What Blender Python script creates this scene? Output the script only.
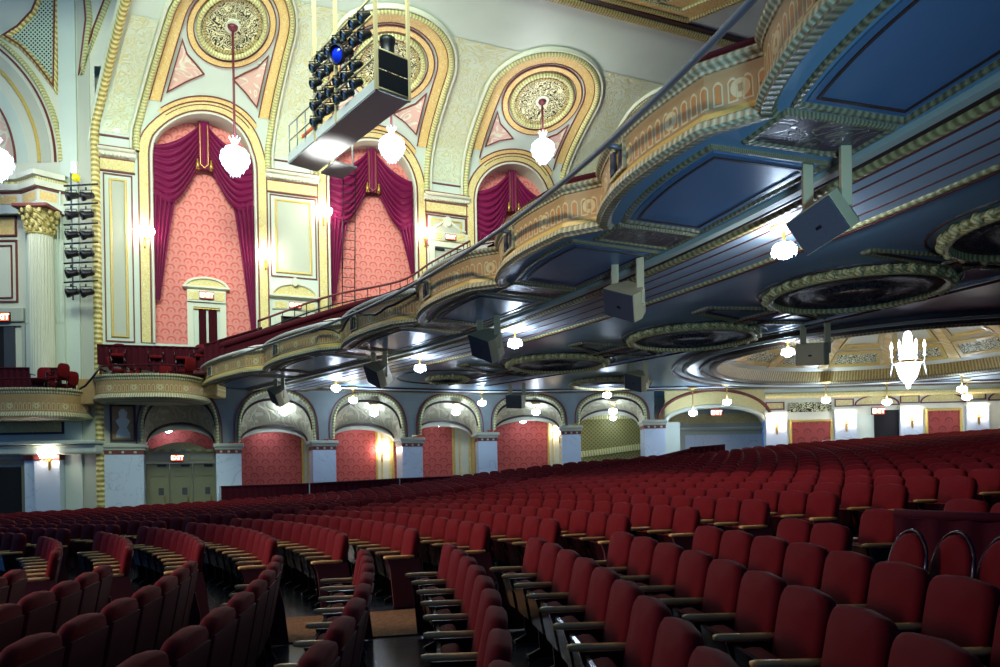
import bpy, bmesh, math, random
from mathutils import Vector, Matrix
from mathutils.geometry import delaunay_2d_cdt
random.seed(7)
S = bpy.context.scene
COL = S.collection
PI = math.pi
for o in list(bpy.data.objects):
    bpy.data.objects.remove(o)

# ------------------------------------------------------------------ camera (eye at the origin, heights measured from the eye)
FPX = 720.0
RHO = math.radians(1.0)
RV = Vector((math.cos(RHO), 0, -math.sin(RHO)))
UV_ = Vector((math.sin(RHO), 0, math.cos(RHO)))
cam_d = bpy.data.cameras.new('camera')
cam_d.sensor_width = 36.0
cam_d.lens = 36.0 * FPX / 1000.0
cam_d.shift_y = (475.0 - 333.5) / 1000.0
cam_d.clip_end = 400
cam = bpy.data.objects.new('camera', cam_d)
COL.objects.link(cam)
cam.matrix_world = Matrix(((RV.x, UV_.x, 0, 0), (RV.y, UV_.y, -1, 0), (RV.z, UV_.z, 0, 0), (0, 0, 0, 1)))
S.camera = cam
S.view_settings.view_transform = 'Standard'
S.view_settings.look = 'None'
S.view_settings.exposure = 0.0
S.view_settings.gamma = 1.0
S.view_settings.use_curve_mapping = False

# ------------------------------------------------------------------ world and added fill lights
w = bpy.data.worlds.new('world')
S.world = w
w.use_nodes = True
w.node_tree.nodes['Background'].inputs[0].default_value = (0.1, 0.34, 1.0, 1)
w.node_tree.nodes['Background'].inputs[1].default_value = 0.34

def area(name, loc, target, size, energy, color, size_y=None):
    d = bpy.data.lights.new(name, 'AREA')
    d.shape = 'RECTANGLE'
    d.size = size
    d.size_y = size_y or size
    d.energy = energy
    d.color = color
    o = bpy.data.objects.new(name, d)
    COL.objects.link(o)
    o.location = loc
    o.rotation_euler = (Vector(target) - Vector(loc)).to_track_quat('-Z', 'Y').to_euler()
    return o

area('wall_fill_light', (-6, 11, 16.6), (-6, 33, 12.0), 12, 2300, (0.82, 1.0, 0.86), 3).data.spread = math.radians(104)  # added lamp, out of view, brightens the upper side wall
area('seat_fill_light', (-13, 4.0, 3.6), (-2.5, 8.0, -1), 2, 165, (1.0, 0.78, 0.74), 2).data.spread = math.radians(62)  # added fill from the left for the seat fronts
area('fascia_fill_light', (-12, 3, 15), (0, 12, 4.4), 4, 190, (1.0, 0.88, 0.64), 2).data.spread = math.radians(44)  # unseen lamp put in to warm the balcony fascia
area('soffit_fill_light', (2.4, 0.6, 0.1), (3.6, 16, 5.6), 1.0, 62, (0.3, 0.62, 1.0), 0.6).data.spread = math.radians(52)  # made-up blue uplight beside the camera, lifts the dark soffit

def point(name, loc, energy, color=(1, 0.97, 0.92), r=0.15):
    d = bpy.data.lights.new(name, 'POINT')
    d.energy = energy
    d.color = color
    d.shadow_soft_size = r
    o = bpy.data.objects.new(name, d)
    COL.objects.link(o)
    o.location = loc
    return o

# ------------------------------------------------------------------ measuring helpers
def ray(px, py):
    d = RV * (px - 500.0) + UV_ * (475.0 - py) + Vector((0, FPX, 0))
    return d / d.y

def at(px, py, Y):
    return ray(px, py) * Y

# ------------------------------------------------------------------ materials
def lin(c):
    return tuple(((v / 255.0) / 12.92 if v / 255.0 <= 0.04045 else ((v / 255.0 + 0.055) / 1.055) ** 2.4) for v in c) + (1.0,)

class NT:
    def __init__(s, name):
        s.m = bpy.data.materials.new(name)
        s.m.use_nodes = True
        s.t = s.m.node_tree
        s.b = s.t.nodes['Principled BSDF']
    def n(s, typ, **kw):
        x = s.t.nodes.new(typ)
        for k, v in kw.items():
            setattr(x, k, v)
        return x
    def l(s, a, b):
        s.t.links.new(a, b)
    def val(s, op, a, b=None, c=None, clamp=False):
        x = s.n('ShaderNodeMath', operation=op, use_clamp=clamp)
        for i, v in enumerate((a, b, c)):
            if v is None:
                continue
            if isinstance(v, (int, float)):
                x.inputs[i].default_value = v
            else:
                s.l(v, x.inputs[i])
        return x.outputs[0]
    def mix(s, f, a, b):
        x = s.n('ShaderNodeMix', data_type='RGBA')
        if isinstance(f, (int, float)):
            x.inputs[0].default_value = f
        else:
            s.l(f, x.inputs[0])
        for i, v in ((6, a), (7, b)):
            if isinstance(v, tuple):
                x.inputs[i].default_value = v
            else:
                s.l(v, x.inputs[i])
        return x.outputs[2]
    def noise(s, vec, scale, detail=2, dist=0.0, rough=0.5):
        x = s.n('ShaderNodeTexNoise')
        x.inputs['Scale'].default_value = scale
        x.inputs['Detail'].default_value = detail
        x.inputs['Roughness'].default_value = rough
        x.inputs['Distortion'].default_value = dist
        if vec is not None:
            s.l(vec, x.inputs['Vector'])
        return x.outputs['Fac']
    def coord(s, kind='UV'):
        return s.n('ShaderNodeTexCoord').outputs[kind]
    def xyz(s, vec):
        x = s.n('ShaderNodeSeparateXYZ')
        s.l(vec, x.inputs[0])
        return x.outputs
    def step(s, v, lo, hi):
        x = s.n('ShaderNodeMapRange', interpolation_type='SMOOTHSTEP')
        s.l(v, x.inputs[0])
        x.inputs[1].default_value = lo
        x.inputs[2].default_value = hi
        return x.outputs[0]
    def bump(s, h, strength=0.4, dist=0.05):
        x = s.n('ShaderNodeBump')
        x.inputs['Strength'].default_value = strength
        x.inputs['Distance'].default_value = dist
        s.l(h, x.inputs['Height'])
        s.l(x.outputs[0], s.b.inputs['Normal'])
    def fin(s, col=None, rough=0.6, metal=0.0, spec=0.5):
        if col is not None:
            if isinstance(col, tuple):
                s.b.inputs['Base Color'].default_value = col
            else:
                s.l(col, s.b.inputs['Base Color'])
        s.b.inputs['Roughness'].default_value = rough
        s.b.inputs['Metallic'].default_value = metal
        s.b.inputs['Specular IOR Level'].default_value = spec
        return s.m

def plain(name, c, rough=0.6, metal=0.0, var=0.12, scale=3.0, spec=0.5, bump=0.0):
    t = NT(name)
    c = lin(c)
    nz = t.noise(t.coord('Object'), scale, 4)
    dk = tuple(v * (1 - var) for v in c[:3]) + (1,)
    lt = tuple(min(1, v * (1 + var)) for v in c[:3]) + (1,)
    col = t.mix(nz, dk, lt)
    if bump:
        t.bump(t.noise(t.coord('Object'), scale * 8, 3), bump, 0.02)
    return t.fin(col, rough, metal, spec)

def scroll(name, base, ink, scale=2.5, freq=3.0, width=0.2, rough=0.6, bump=0.4, dist=2.2, coord='UV', base2=None, metal=0.0):
    """curling arabesque: bands between contours of a distorted noise"""
    t = NT(name)
    v = t.coord(coord)
    nz = t.noise(v, scale, 1.0, dist)
    f = t.val('FRACT', t.val('MULTIPLY', nz, freq * 2))
    d = t.val('ABSOLUTE', t.val('SUBTRACT', f, 0.5))
    m = t.step(d, width + 0.06, width - 0.06)
    b = lin(base)
    if base2:
        b = t.mix(t.noise(v, 0.6, 2), lin(base), lin(base2))
    col = t.mix(m, b, lin(ink))
    if bump:
        t.bump(m, bump, 0.03)
    return t.fin(col, rough, metal)

def egg(name, c1, c2, per=0.2, rough=0.45, bump=0.8, metal=0.0):
    """a carved repeat along the length of a moulding (uv.x runs along it in metres)"""
    t = NT(name)
    x, y, z = t.xyz(t.coord('UV'))
    a = t.val('SINE', t.val('MULTIPLY', x, 2 * PI / per))
    b = t.val('SINE', t.val('ADD', t.val('MULTIPLY', x, 2 * PI / per * 0.5), t.val('MULTIPLY', y, 18.0)))
    h = t.val('ADD', t.val('MULTIPLY', a, 0.7), t.val('MULTIPLY', b, 0.12))
    nz = t.noise(t.coord('UV'), 9.0, 3, 1.0)
    h2 = t.val('ADD', h, t.val('MULTIPLY', nz, 1.6))
    m = t.step(h2, 0.1, 1.5)
    col = t.mix(m, lin(c1), lin(c2))
    t.bump(h2, bump * 0.6, 0.03)
    return t.fin(col, rough, metal)

def damask(name, c1, c2, pu=0.62, pv=0.8, rough=0.75):
    t = NT(name)
    x, y, z = t.xyz(t.coord('UV'))
    v = t.val('DIVIDE', y, pv * 0.5)
    row = t.val('FLOOR', v)
    off = t.val('MULTIPLY', t.val('MODULO', t.val('ADD', row, 200.0), 2.0), 0.5)
    u = t.val('FRACT', t.val('ADD', t.val('ADD', t.val('DIVIDE', x, pu), off), 200.0))
    fv = t.val('FRACT', v)
    du = t.val('MULTIPLY', t.val('SUBTRACT', u, 0.5), pu)
    dv = t.val('MULTIPLY', t.val('SUBTRACT', fv, 0.42), pv * 0.5)
    r = t.val('SQRT', t.val('ADD', t.val('MULTIPLY', du, du), t.val('MULTIPLY', dv, dv)))
    ring = t.step(t.val('ABSOLUTE', t.val('SUBTRACT', r, 0.155)), 0.045, 0.02)
    up = t.step(dv, -0.06, 0.06)
    cap = t.val('MULTIPLY', ring, t.val('ADD', t.val('MULTIPLY', up, 0.75), 0.25))
    dot = t.step(r, 0.06, 0.035)
    sp = t.step(t.noise(t.coord('UV'), 14.0, 2, 1.5), 0.52, 0.62)
    m = t.val('MAXIMUM', t.val('MAXIMUM', cap, t.val('MULTIPLY', dot, 0.6)), t.val('MULTIPLY', sp, 0.3))
    return t.fin(t.mix(m, lin(c1), lin(c2)), rough)

def lattice(name, c1, c2, per=0.16, w_=0.24):
    t = NT(name)
    x, y, z = t.xyz(t.coord('UV'))
    a = t.val('FRACT', t.val('DIVIDE', t.val('ADD', t.val('ADD', x, y), 50.0), per))
    b = t.val('FRACT', t.val('DIVIDE', t.val('ADD', t.val('SUBTRACT', x, y), 50.0), per))
    m = t.val('MAXIMUM', t.step(a, w_ + 0.02, w_ - 0.02), t.step(b, w_ + 0.02, w_ - 0.02))
    t.bump(m, 0.6, 0.05)
    return t.fin(t.mix(m, lin(c1), lin(c2)), 0.6)

def glow(name, c, strength):
    t = NT(name)
    t.fin(lin(c), 0.3)
    t.b.inputs['Emission Color'].default_value = lin(c)
    t.b.inputs['Emission Strength'].default_value = strength
    return t.m

def marble(name, c1, c2):
    t = NT(name)
    v = t.coord('Object')
    nz = t.noise(v, 0.7, 4, 1.2, 0.6)
    vein = t.step(t.val('ABSOLUTE', t.val('SUBTRACT', nz, 0.5)), 0.012, 0.0)
    cloud = t.noise(v, 0.8, 3)
    return t.fin(t.mix(t.val('MULTIPLY', vein, 0.4), t.mix(cloud, lin(c1), tuple(x * 0.85 for x in lin(c1)[:3]) + (1,)), lin(c2)), 0.25)

def planks(name):
    t = NT(name)
    x, y, z = t.xyz(t.coord('Object'))
    row = t.val('FLOOR', t.val('DIVIDE', y, 0.11))
    wn = t.n('ShaderNodeTexWhiteNoise', noise_dimensions='1D')
    t.l(row, wn.inputs['W'])
    seam = t.step(t.val('FRACT', t.val('DIVIDE', t.val('ADD', y, 100.0), 0.11)), 0.08, 0.03)
    col = t.mix(wn.outputs['Value'], lin((36, 42, 50)), lin((58, 64, 72)))
    col = t.mix(seam, col, lin((18, 18, 20)))
    return t.fin(col, 0.2)

def velvet(name, c, rough=0.8, sheen=0.6, uvw=0.0):
    t = NT(name)
    c_ = lin(c)
    nz = t.noise(t.coord('Object'), 7.0, 3)
    t.fin(t.mix(nz, tuple(v * 0.8 for v in c_[:3]) + (1,), tuple(min(1, v * 1.2) for v in c_[:3]) + (1,)), rough, 0, 0.15)
    t.b.inputs['Sheen Weight'].default_value = sheen
    t.b.inputs['Sheen Tint'].default_value = tuple(min(1, v * 2 + 0.1) for v in c_[:3]) + (1,)
    return t.m

def facade_mat(name):
    """ochre fascia with a repeat of pale arched flutes and small gilt bosses"""
    t = NT(name)
    x, y, z = t.xyz(t.coord('UV'))
    u = t.val('SUBTRACT', t.val('FRACT', t.val('DIVIDE', t.val('ADD', x, 90.0), 0.16)), 0.5)
    au = t.val('ABSOLUTE', u)
    top = t.val('SUBTRACT', 0.33, t.val('MULTIPLY', t.val('MULTIPLY', u, u), 0.45))
    inside = t.val('MULTIPLY', t.step(au, 0.38, 0.33), t.val('MULTIPLY', t.val('LESS_THAN', y, top), t.val('GREATER_THAN', y, 0.06)))
    core = t.val('MULTIPLY', t.step(au, 0.26, 0.2), t.val('MULTIPLY', t.val('LESS_THAN', y, t.val('SUBTRACT', top, 0.03)), t.val('GREATER_THAN', y, 0.08)))
    edge = t.val('SUBTRACT', inside, core)
    ux = t.val('MULTIPLY', t.val('SUBTRACT', t.val('FRACT', t.val('DIVIDE', t.val('ADD', x, 90.0), 0.96)), 0.5), 0.96)
    dy = t.val('SUBTRACT', y, 0.2)
    r = t.val('SQRT', t.val('ADD', t.val('MULTIPLY', ux, ux), t.val('MULTIPLY', dy, dy)))
    boss = t.val('MULTIPLY', t.step(r, 0.115, 0.1), t.step(r, 0.035, 0.05))
    nz = t.noise(t.coord('UV'), 5.0, 3)
    base = t.mix(nz, lin((146, 118, 74)), lin((176, 142, 92)))
    col = t.mix(core, base, lin((174, 120, 62)))
    col = t.mix(edge, col, lin((190, 182, 138)))
    col = t.mix(boss, col, lin((196, 180, 132)))
    t.bump(t.val('ADD', edge, boss), 0.5, 0.02)
    return t.fin(col, 0.55)

M = {}
M['cream'] = plain('cream_plaster', (206, 206, 182), 0.55, var=0.05, scale=1.0)
M['cream2'] = plain('grey_cream_plaster', (176, 178, 158), 0.6, var=0.05, scale=1.0)
M['cream3'] = plain('pale_green_plaster', (196, 206, 188), 0.5, var=0.06, scale=1.0)
M['redline'] = plain('oxblood_line', (112, 50, 40), 0.6)
M['yellow'] = scroll('ochre_band_with_scrolls', (218, 182, 104), (232, 214, 160), 3.6, 3.0, 0.13, bump=0.25)
M['yellow2'] = scroll('pale_gold_band', (212, 190, 112), (230, 220, 170), 5.0, 3.0, 0.16, bump=0.3)
M['relief'] = scroll('plaster_relief_gilt', (198, 210, 190), (204, 198, 142), 1.9, 3.0, 0.16, bump=0.7, dist=1.8, base2=(206, 206, 170), rough=0.35)
M['goldrope'] = egg('gilt_rope_moulding', (156, 134, 62), (222, 208, 136), 0.2, 0.35, 0.7)
M['goldegg'] = egg('gilt_egg_moulding', (132, 114, 68), (186, 168, 106), 0.12, 0.48, 0.45)
M['greenrope'] = egg('gilt_leaf_moulding', (166, 158, 92), (208, 206, 148), 0.13, 0.4, 0.6)
M['gold'] = plain('gilt_line', (196, 166, 84), 0.4, var=0.2, scale=12)
M['pink'] = scroll('pink_panel_with_scroll', (216, 176, 158), (220, 216, 188), 1.1, 2.2, 0.13, bump=0.3, dist=1.4)
M['grille'] = scroll('pierced_plaster_grille', (34, 30, 16), (222, 216, 164), 2.2, 3.2, 0.27, bump=0.9, dist=2.4)
M['lattice'] = lattice('lattice_grille', (54, 44, 24), (186, 204, 178), 0.17, 0.42)
M['damask'] = damask('coral_damask_wallpaper', (214, 134, 122), (204, 86, 76), 0.46, 0.6)
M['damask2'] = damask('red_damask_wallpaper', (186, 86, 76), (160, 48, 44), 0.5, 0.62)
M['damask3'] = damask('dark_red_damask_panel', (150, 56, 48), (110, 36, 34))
M['curtain'] = velvet('plum_velvet', (108, 10, 58), 0.5, 0.6)
M['skirt'] = velvet('wine_velvet', (60, 5, 18), 0.8, 0.2)
M['seatred'] = velvet('seat_red_velvet', (92, 5, 11), 0.8, 0.05)
M['seatback'] = plain('seat_back_board', (70, 8, 14), 0.75, var=0.15, scale=4)
M['wood'] = plain('armrest_oak', (196, 154, 88), 0.26, var=0.2, scale=9)
M['iron'] = plain('seat_black_iron', (20, 18, 20), 0.3, 0.3)
M['pan'] = plain('seat_pan_lacquer', (36, 12, 16), 0.16)
M['floor'] = planks('dark_floor_boards')
M['carpet'] = scroll('tan_carpet', (120, 84, 44), (98, 64, 34), 5.0, 2.0, 0.2, 0.95, 0.0, coord='Object')
M['soffit'] = plain('blue_grey_soffit', (110, 142, 158), 0.34, var=0.08, scale=0.8)
M['band'] = plain('lamplit_soffit_band', (172, 184, 190), 0.36, var=0.06)  # paler colour carries the lamplight on the strip between the mouldings
M['rimgold'] = egg('gilt_rosette_rim', (140, 126, 74), (206, 192, 130), 0.12, 0.5, 0.4)
M['soffit2'] = plain('deep_blue_soffit_panel', (84, 112, 138), 0.35, var=0.1, scale=0.7)
M['soffitrelief'] = scroll('soffit_relief_panel', (92, 74, 78), (128, 112, 92), 1.8, 3.0, 0.18, bump=0.9, rough=0.35)
M['rosette'] = scroll('rosette_relief', (40, 46, 54), (92, 94, 88), 2.6, 3.0, 0.22, bump=1.0, rough=0.55, coord='Object')
M['dkgold'] = egg('antique_gilt', (98, 88, 62), (140, 128, 90), 0.1, 0.5, 0.4)
M['dkline'] = plain('umber_line', (58, 38, 32), 0.5)
M['facade'] = facade_mat('ochre_balcony_fascia')
M['facmold'] = egg('grey_gilt_moulding', (138, 128, 92), (184, 180, 142), 0.09, 0.45, 0.5)
M['marble'] = marble('white_marble', (206, 218, 228), (120, 132, 150))
M['steel'] = plain('grey_steel', (120, 128, 134), 0.4, 0.5)
M['beige'] = plain('beige_paint', (188, 172, 128), 0.5)
M['grillblk'] = plain('speaker_grille_cloth', (60, 62, 68), 0.7, var=0.2, scale=30)
M['black'] = plain('black_paint', (14, 16, 20), 0.4)
M['lens'] = plain('stage_light_lens', (110, 150, 190), 0.08, 0.6)
M['white'] = plain('white_sheet_metal', (206, 208, 204), 0.35, var=0.03)
M['spandrel'] = plain('slate_spandrel', (128, 138, 136), 0.5)
M['door'] = plain('bronze_green_door', (124, 122, 92), 0.45)
M['dark'] = plain('dark_opening', (6, 6, 9), 0.9)
M['orange'] = plain('orange_cable_cover', (220, 92, 40), 0.5)
M['hoist'] = plain('yellow_hoist', (232, 220, 20), 0.4)
M['brass'] = plain('brass', (176, 140, 70), 0.3, 0.8)
M['rod'] = plain('maroon_rod', (92, 24, 34), 0.5)
M['glowbig'] = glow('lit_crystal', (236, 236, 255), 9.0)
M['crystal'] = glow('crystal_drop', (214, 230, 246), 1.6)
M['bulb2'] = glow('lit_vault_globe', (214, 232, 255), 50.0)
M['vault'] = scroll('vault_relief', (172, 166, 138), (196, 190, 160), 1.6, 3.0, 0.16, bump=0.7, dist=1.6)
M['bulb'] = glow('lit_globe', (206, 228, 255), 130.0)
M['sconce'] = glow('lit_sconce', (255, 240, 230), 45.0)
M['exit'] = glow('lit_exit_face', (255, 96, 60), 1.3)
M['exittxt'] = glow('lit_exit_letters', (255, 240, 214), 3.0)
M['blueglass'] = plain('blue_gel_glass', (20, 50, 210), 0.1)
M['green'] = lattice('green_gold_check', (96, 92, 40), (140, 134, 70), 0.2, 0.3)

# ------------------------------------------------------------------ mesh builder
class MB:
    def __init__(s):
        s.v, s.f, s.mi, s.uv, s.sm = [], [], [], [], []
        s.xf = None
        s.cur = 0
    def add(s, verts, faces, uvs=None, smooth=False):
        o = len(s.v)
        for i, p in enumerate(verts):
            p = Vector(p)
            if s.xf is not None:
                p = s.xf @ p
            s.v.append(p)
            s.uv.append(uvs[i] if uvs else (p.x, p.z))
        for f in faces:
            s.f.append(tuple(o + i for i in f))
            s.mi.append(s.cur)
            s.sm.append(smooth)
        return s
    def box(s, c, d, bev=0.0):
        x, y, z = c
        a, b, h = d[0] / 2, d[1] / 2, d[2] / 2
        if bev <= 0:
            vs = [(x + i * a, y + j * b, z + k * h) for i in (-1, 1) for j in (-1, 1) for k in (-1, 1)]
            fs = [(0, 1, 3, 2), (4, 6, 7, 5), (0, 4, 5, 1), (2, 3, 7, 6), (0, 2, 6, 4), (1, 5, 7, 3)]
            return s.add(vs, fs)
        bm = bmesh.new()
        bmesh.ops.create_cube(bm, size=1.0)
        for v in bm.verts:
            v.co = Vector((v.co.x * d[0], v.co.y * d[1], v.co.z * d[2])) + Vector(c)
        bmesh.ops.bevel(bm, geom=bm.edges[:], offset=bev, segments=2, affect='EDGES', profile=0.5)
        bm.verts.index_update()
        s.add([v.co.copy() for v in bm.verts], [[v.index for v in f.verts] for f in bm.faces], smooth=False)
        bm.free()
        return s
    def grid(s, fn, us, vs, uvfn=None, smooth=True, flip=False):
        nu, nv = len(us), len(vs)
        P = [fn(u, v) for u in us for v in vs]
        UVs = [(uvfn(u, v) if uvfn else (u, v)) for u in us for v in vs]
        F = []
        for i in range(nu - 1):
            for j in range(nv - 1):
                a = i * nv + j
                q = (a, a + nv, a + nv + 1, a + 1)
                F.append(q[::-1] if flip else q)
        return s.add(P, F, UVs, smooth)
    def tube(s, path, r, n=8, closed=False, caps=True):
        P = [Vector(p) for p in path]
        m = len(P)
        rings, L = [], 0.0
        vs, uvs = [], []
        up = Vector((0, 0, 1))
        for i in range(m):
            a = P[i - 1] if (i > 0 or closed) else P[i]
            b = P[(i + 1) % m] if (i < m - 1 or closed) else P[i]
            t = (b - a)
            t = t.normalized() if t.length > 1e-9 else Vector((0, 0, 1))
            ref = up if abs(t.z) < 0.95 else Vector((1, 0, 0))
            x = t.cross(ref).normalized()
            y = x.cross(t).normalized()
            rr = r[i] if isinstance(r, (list, tuple)) else r
            if i:
                L += (P[i] - P[i - 1]).length
            for k in range(n):
                an = 2 * PI * k / n
                vs.append(P[i] + x * (rr * math.cos(an)) + y * (rr * math.sin(an)))
                uvs.append((L, rr * an))
        fs = []
        for i in range(m if closed else m - 1):
            for k in range(n):
                j = (i + 1) % m
                fs.append((i * n + k, i * n + (k + 1) % n, j * n + (k + 1) % n, j * n + k))
        if caps and not closed:
            fs.append(tuple(range(n))[::-1])
            fs.append(tuple((m - 1) * n + k for k in range(n)))
        return s.add(vs, fs, uvs, True)
    def lathe(s, prof, n=16, c=(0, 0, 0), smooth=True, a0=0.0, a1=2 * PI):
        c = Vector(c)
        full = abs(a1 - a0 - 2 * PI) < 1e-6
        na = n if full else n + 1
        vs, uvs = [], []
        for i in range(na):
            an = a0 + (a1 - a0) * i / n
            for (r, z) in prof:
                vs.append(c + Vector((r * math.cos(an), r * math.sin(an), z)))
                uvs.append((an * max(r, 0.05), z))
        m = len(prof)
        fs = []
        for i in range(n):
            j = (i + 1) % na
            for k in range(m - 1):
                fs.append((i * m + k, j * m + k, j * m + k + 1, i * m + k + 1))
        return s.add(vs, fs, uvs, smooth)
    def ball(s, c, r, n=8, m=5, sz=1.0):
        return s.lathe([(r * math.cos(-PI / 2 + PI * k / m), r * sz * math.sin(-PI / 2 + PI * k / m)) for k in range(m + 1)], n, c)
    def strip(s, mp, path, prof, closed=False, smooth=False):
        """sweep a (across, height) profile along a 2D path laid on a mapped surface mp(u, v, h)"""
        m = len(path)
        vs, uvs, L = [], [], 0.0
        for i in range(m):
            a = path[i - 1] if (i > 0 or closed) else path[i]
            b = path[(i + 1) % m] if (i < m - 1 or closed) else path[i]
            tx, ty = b[0] - a[0], b[1] - a[1]
            l = math.hypot(tx, ty) or 1.0
            nx, ny = -ty / l, tx / l
            sc = 1.0
            if (0 < i < m - 1 or closed):
                p0, p1, p2 = path[i - 1], path[i], path[(i + 1) % m]
                d1 = Vector((p1[0] - p0[0], p1[1] - p0[1]))
                d2 = Vector((p2[0] - p1[0], p2[1] - p1[1]))
                if d1.length > 1e-9 and d2.length > 1e-9:
                    nn = (d1.normalized() + d2.normalized())
                    if nn.length > 0.2:
                        nn.normalize()
                        nx, ny = -nn.y, nn.x
                        sc = 1.0 / max(0.4, abs(nn.dot(d1.normalized())))
            if i:
                L += math.hypot(path[i][0] - path[i - 1][0], path[i][1] - path[i - 1][1])
            for (ac, h) in prof:
                vs.append(mp(path[i][0] + nx * ac * sc, path[i][1] + ny * ac * sc, h))
                uvs.append((L, ac))
        k = len(prof)
        fs = []
        for i in range(m if closed else m - 1):
            j = (i + 1) % m
            for q in range(k - 1):
                fs.append((i * k + q, i * k + q + 1, j * k + q + 1, j * k + q))
        return s.add(vs, fs, uvs, smooth)
    def plate(s, mp, poly, h, step=None, thick=None):
        """a filled polygon on a mapped surface (fan from the centre, refined along the rim) with an edge down to the surface"""
        n = len(poly)
        cx = sum(p[0] for p in poly) / n
        cy = sum(p[1] for p in poly) / n
        R = step or 1
        vs, uvs, fs = [], [], []
        for r in range(R + 1):
            f = r / R
            for p in poly:
                q = (cx + (p[0] - cx) * f, cy + (p[1] - cy) * f)
                vs.append(mp(q[0], q[1], h))
                uvs.append(q)
        for r in range(R):
            for i in range(n):
                j = (i + 1) % n
                if r == 0:
                    fs.append((i, n + i, n + j))
                else:
                    fs.append((r * n + i, (r + 1) * n + i, (r + 1) * n + j, r * n + j))
        b = len(vs)
        for p in poly:
            vs.append(mp(p[0], p[1], 0.0 if thick is None else h - thick))
            uvs.append(p)
        for i in range(n):
            j = (i + 1) % n
            fs.append((R * n + i, b + i, b + j, R * n + j))
        return s.add(vs, fs, uvs, False)
    def build(s, name, mats, parent=None, bake=None):
        me = bpy.data.meshes.new(name)
        me.from_pydata([tuple(v) for v in s.v], [], s.f)
        if not isinstance(mats, (list, tuple)):
            mats = [mats]
        for m in mats:
            me.materials.append(M[m] if isinstance(m, str) else m)
        me.polygons.foreach_set('material_index', s.mi)
        me.polygons.foreach_set('use_smooth', s.sm)
        ul = me.uv_layers.new(name='UVMap')
        li = [0] * len(me.loops)
        me.loops.foreach_get('vertex_index', li)
        fl = []
        for i in li:
            fl.extend(s.uv[i])
        ul.data.foreach_set('uv', fl)
        me.update()
        o = bpy.data.objects.new(name, me)
        COL.objects.link(o)
        if parent is not None:
            o.parent = parent
        return o

def thing(name, label, cat, loc=(0, 0, 0), rz=0.0, group=None, mat=None):
    o = bpy.data.objects.new(name, None)
    o.empty_display_size = 0.2
    COL.objects.link(o)
    if mat is not None:
        o.matrix_world = mat
    else:
        o.location = loc
        o.rotation_euler = (0, 0, rz)
    o['label'] = label
    o['category'] = cat
    if group:
        o['group'] = group
    return o

def tag(o, label, cat, group=None):
    o['label'] = label
    o['category'] = cat
    if group:
        o['group'] = group
    return o

def struct(o):
    o['kind'] = 'structure'
    return o

def copy_tree(root):
    r = root.copy()
    COL.objects.link(r)
    for ch in root.children:
        c = ch.copy()
        COL.objects.link(c)
        c.parent = r
        for g in ch.children:
            d = g.copy()
            COL.objects.link(d)
            d.parent = c
    return r

TRIM = [0]
def trim(mb, mats):
    TRIM[0] += 1
    return struct(mb.build('trim_%d' % TRIM[0], mats))

def lsp(a, b, n):
    return [a + (b - a) * i / (n - 1) for i in range(n)]

def ordinal(n):
    ones = ['', 'first', 'second', 'third', 'fourth', 'fifth', 'sixth', 'seventh', 'eighth', 'ninth', 'tenth', 'eleventh', 'twelfth',
            'thirteenth', 'fourteenth', 'fifteenth', 'sixteenth', 'seventeenth', 'eighteenth', 'nineteenth']
    if n < 20:
        return ones[n]
    tens = {2: ('twenty', 'twentieth'), 3: ('thirty', 'thirtieth'), 4: ('forty', 'fortieth'), 5: ('fifty', 'fiftieth')}[n // 10]
    return tens[1] if n % 10 == 0 else tens[0] + '-' + ones[n % 10]

def catmull(pts, n):
    out = []
    P = [Vector(p) for p in pts]
    P = [P[0] * 2 - P[1]] + P + [P[-1] * 2 - P[-2]]
    for i in range(1, len(P) - 2):
        for k in range(n):
            t = k / n
            a, b, c, d = P[i - 1], P[i], P[i + 1], P[i + 2]
            out.append(0.5 * ((2 * b) + (c - a) * t + (2 * a - 5 * b + 4 * c - d) * t * t + (3 * b - a - 3 * c + d) * t ** 3))
    out.append(P[-2])
    return out

class Path:
    """an arc-length parametrised curve with its left-hand normal"""
    def __init__(s, pts):
        s.p = [Vector(p) for p in pts]
        s.L = [0.0]
        for a, b in zip(s.p, s.p[1:]):
            s.L.append(s.L[-1] + (b - a).length)
        s.len = s.L[-1]
    def pos(s, q):
        import bisect
        i = min(max(bisect.bisect_right(s.L, q) - 1, 0), len(s.p) - 2)
        t = (q - s.L[i]) / ((s.L[i + 1] - s.L[i]) or 1)
        return s.p[i] + (s.p[i + 1] - s.p[i]) * t
    def nor(s, q):
        e = 0.25
        d = (s.pos(min(q + e, s.len)) - s.pos(max(q - e, 0.0)))
        d.normalize()
        return Vector((-d.y, d.x))
    def near(s, pt):
        best = min(range(len(s.p)), key=lambda i: (s.p[i] - pt).length)
        return s.L[best]

# ------------------------------------------------------------------ the side wall and its cove: s runs along the wall, t climbs it, h comes out of it
WA = math.radians(22.5)
WO = Vector((-12.09, 30.0, 0))
WD = Vector((math.cos(WA), math.sin(WA), 0))
WN = Vector((math.sin(WA), -math.cos(WA), 0))
ZV = Vector((0, 0, 1))
COVE = catmull([(0, 13.2), (0.12, 14.2), (0.6, 15.15), (1.65, 15.95), (3.4, 16.8), (5.5, 17.5), (8.2, 18.05)], 8)
CP = Path(COVE)
TEND = 13.2 + CP.len

def prof(t):
    if t <= 13.2:
        return (0.0, t), (1.0, 0.0)
    q = min(t - 13.2, CP.len)
    p, n = CP.pos(q), CP.nor(q)
    return (p.x, p.y), (-n.x, -n.y)

def lean(s):
    if s <= -2.5: return 0.29
    if s <= 2.5: return 0.29 + (0.12 - 0.29) * (s + 2.5) / 5.0
    if s <= 5: return 0.12 * (5 - s) / 2.5
    return 0.0

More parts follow.
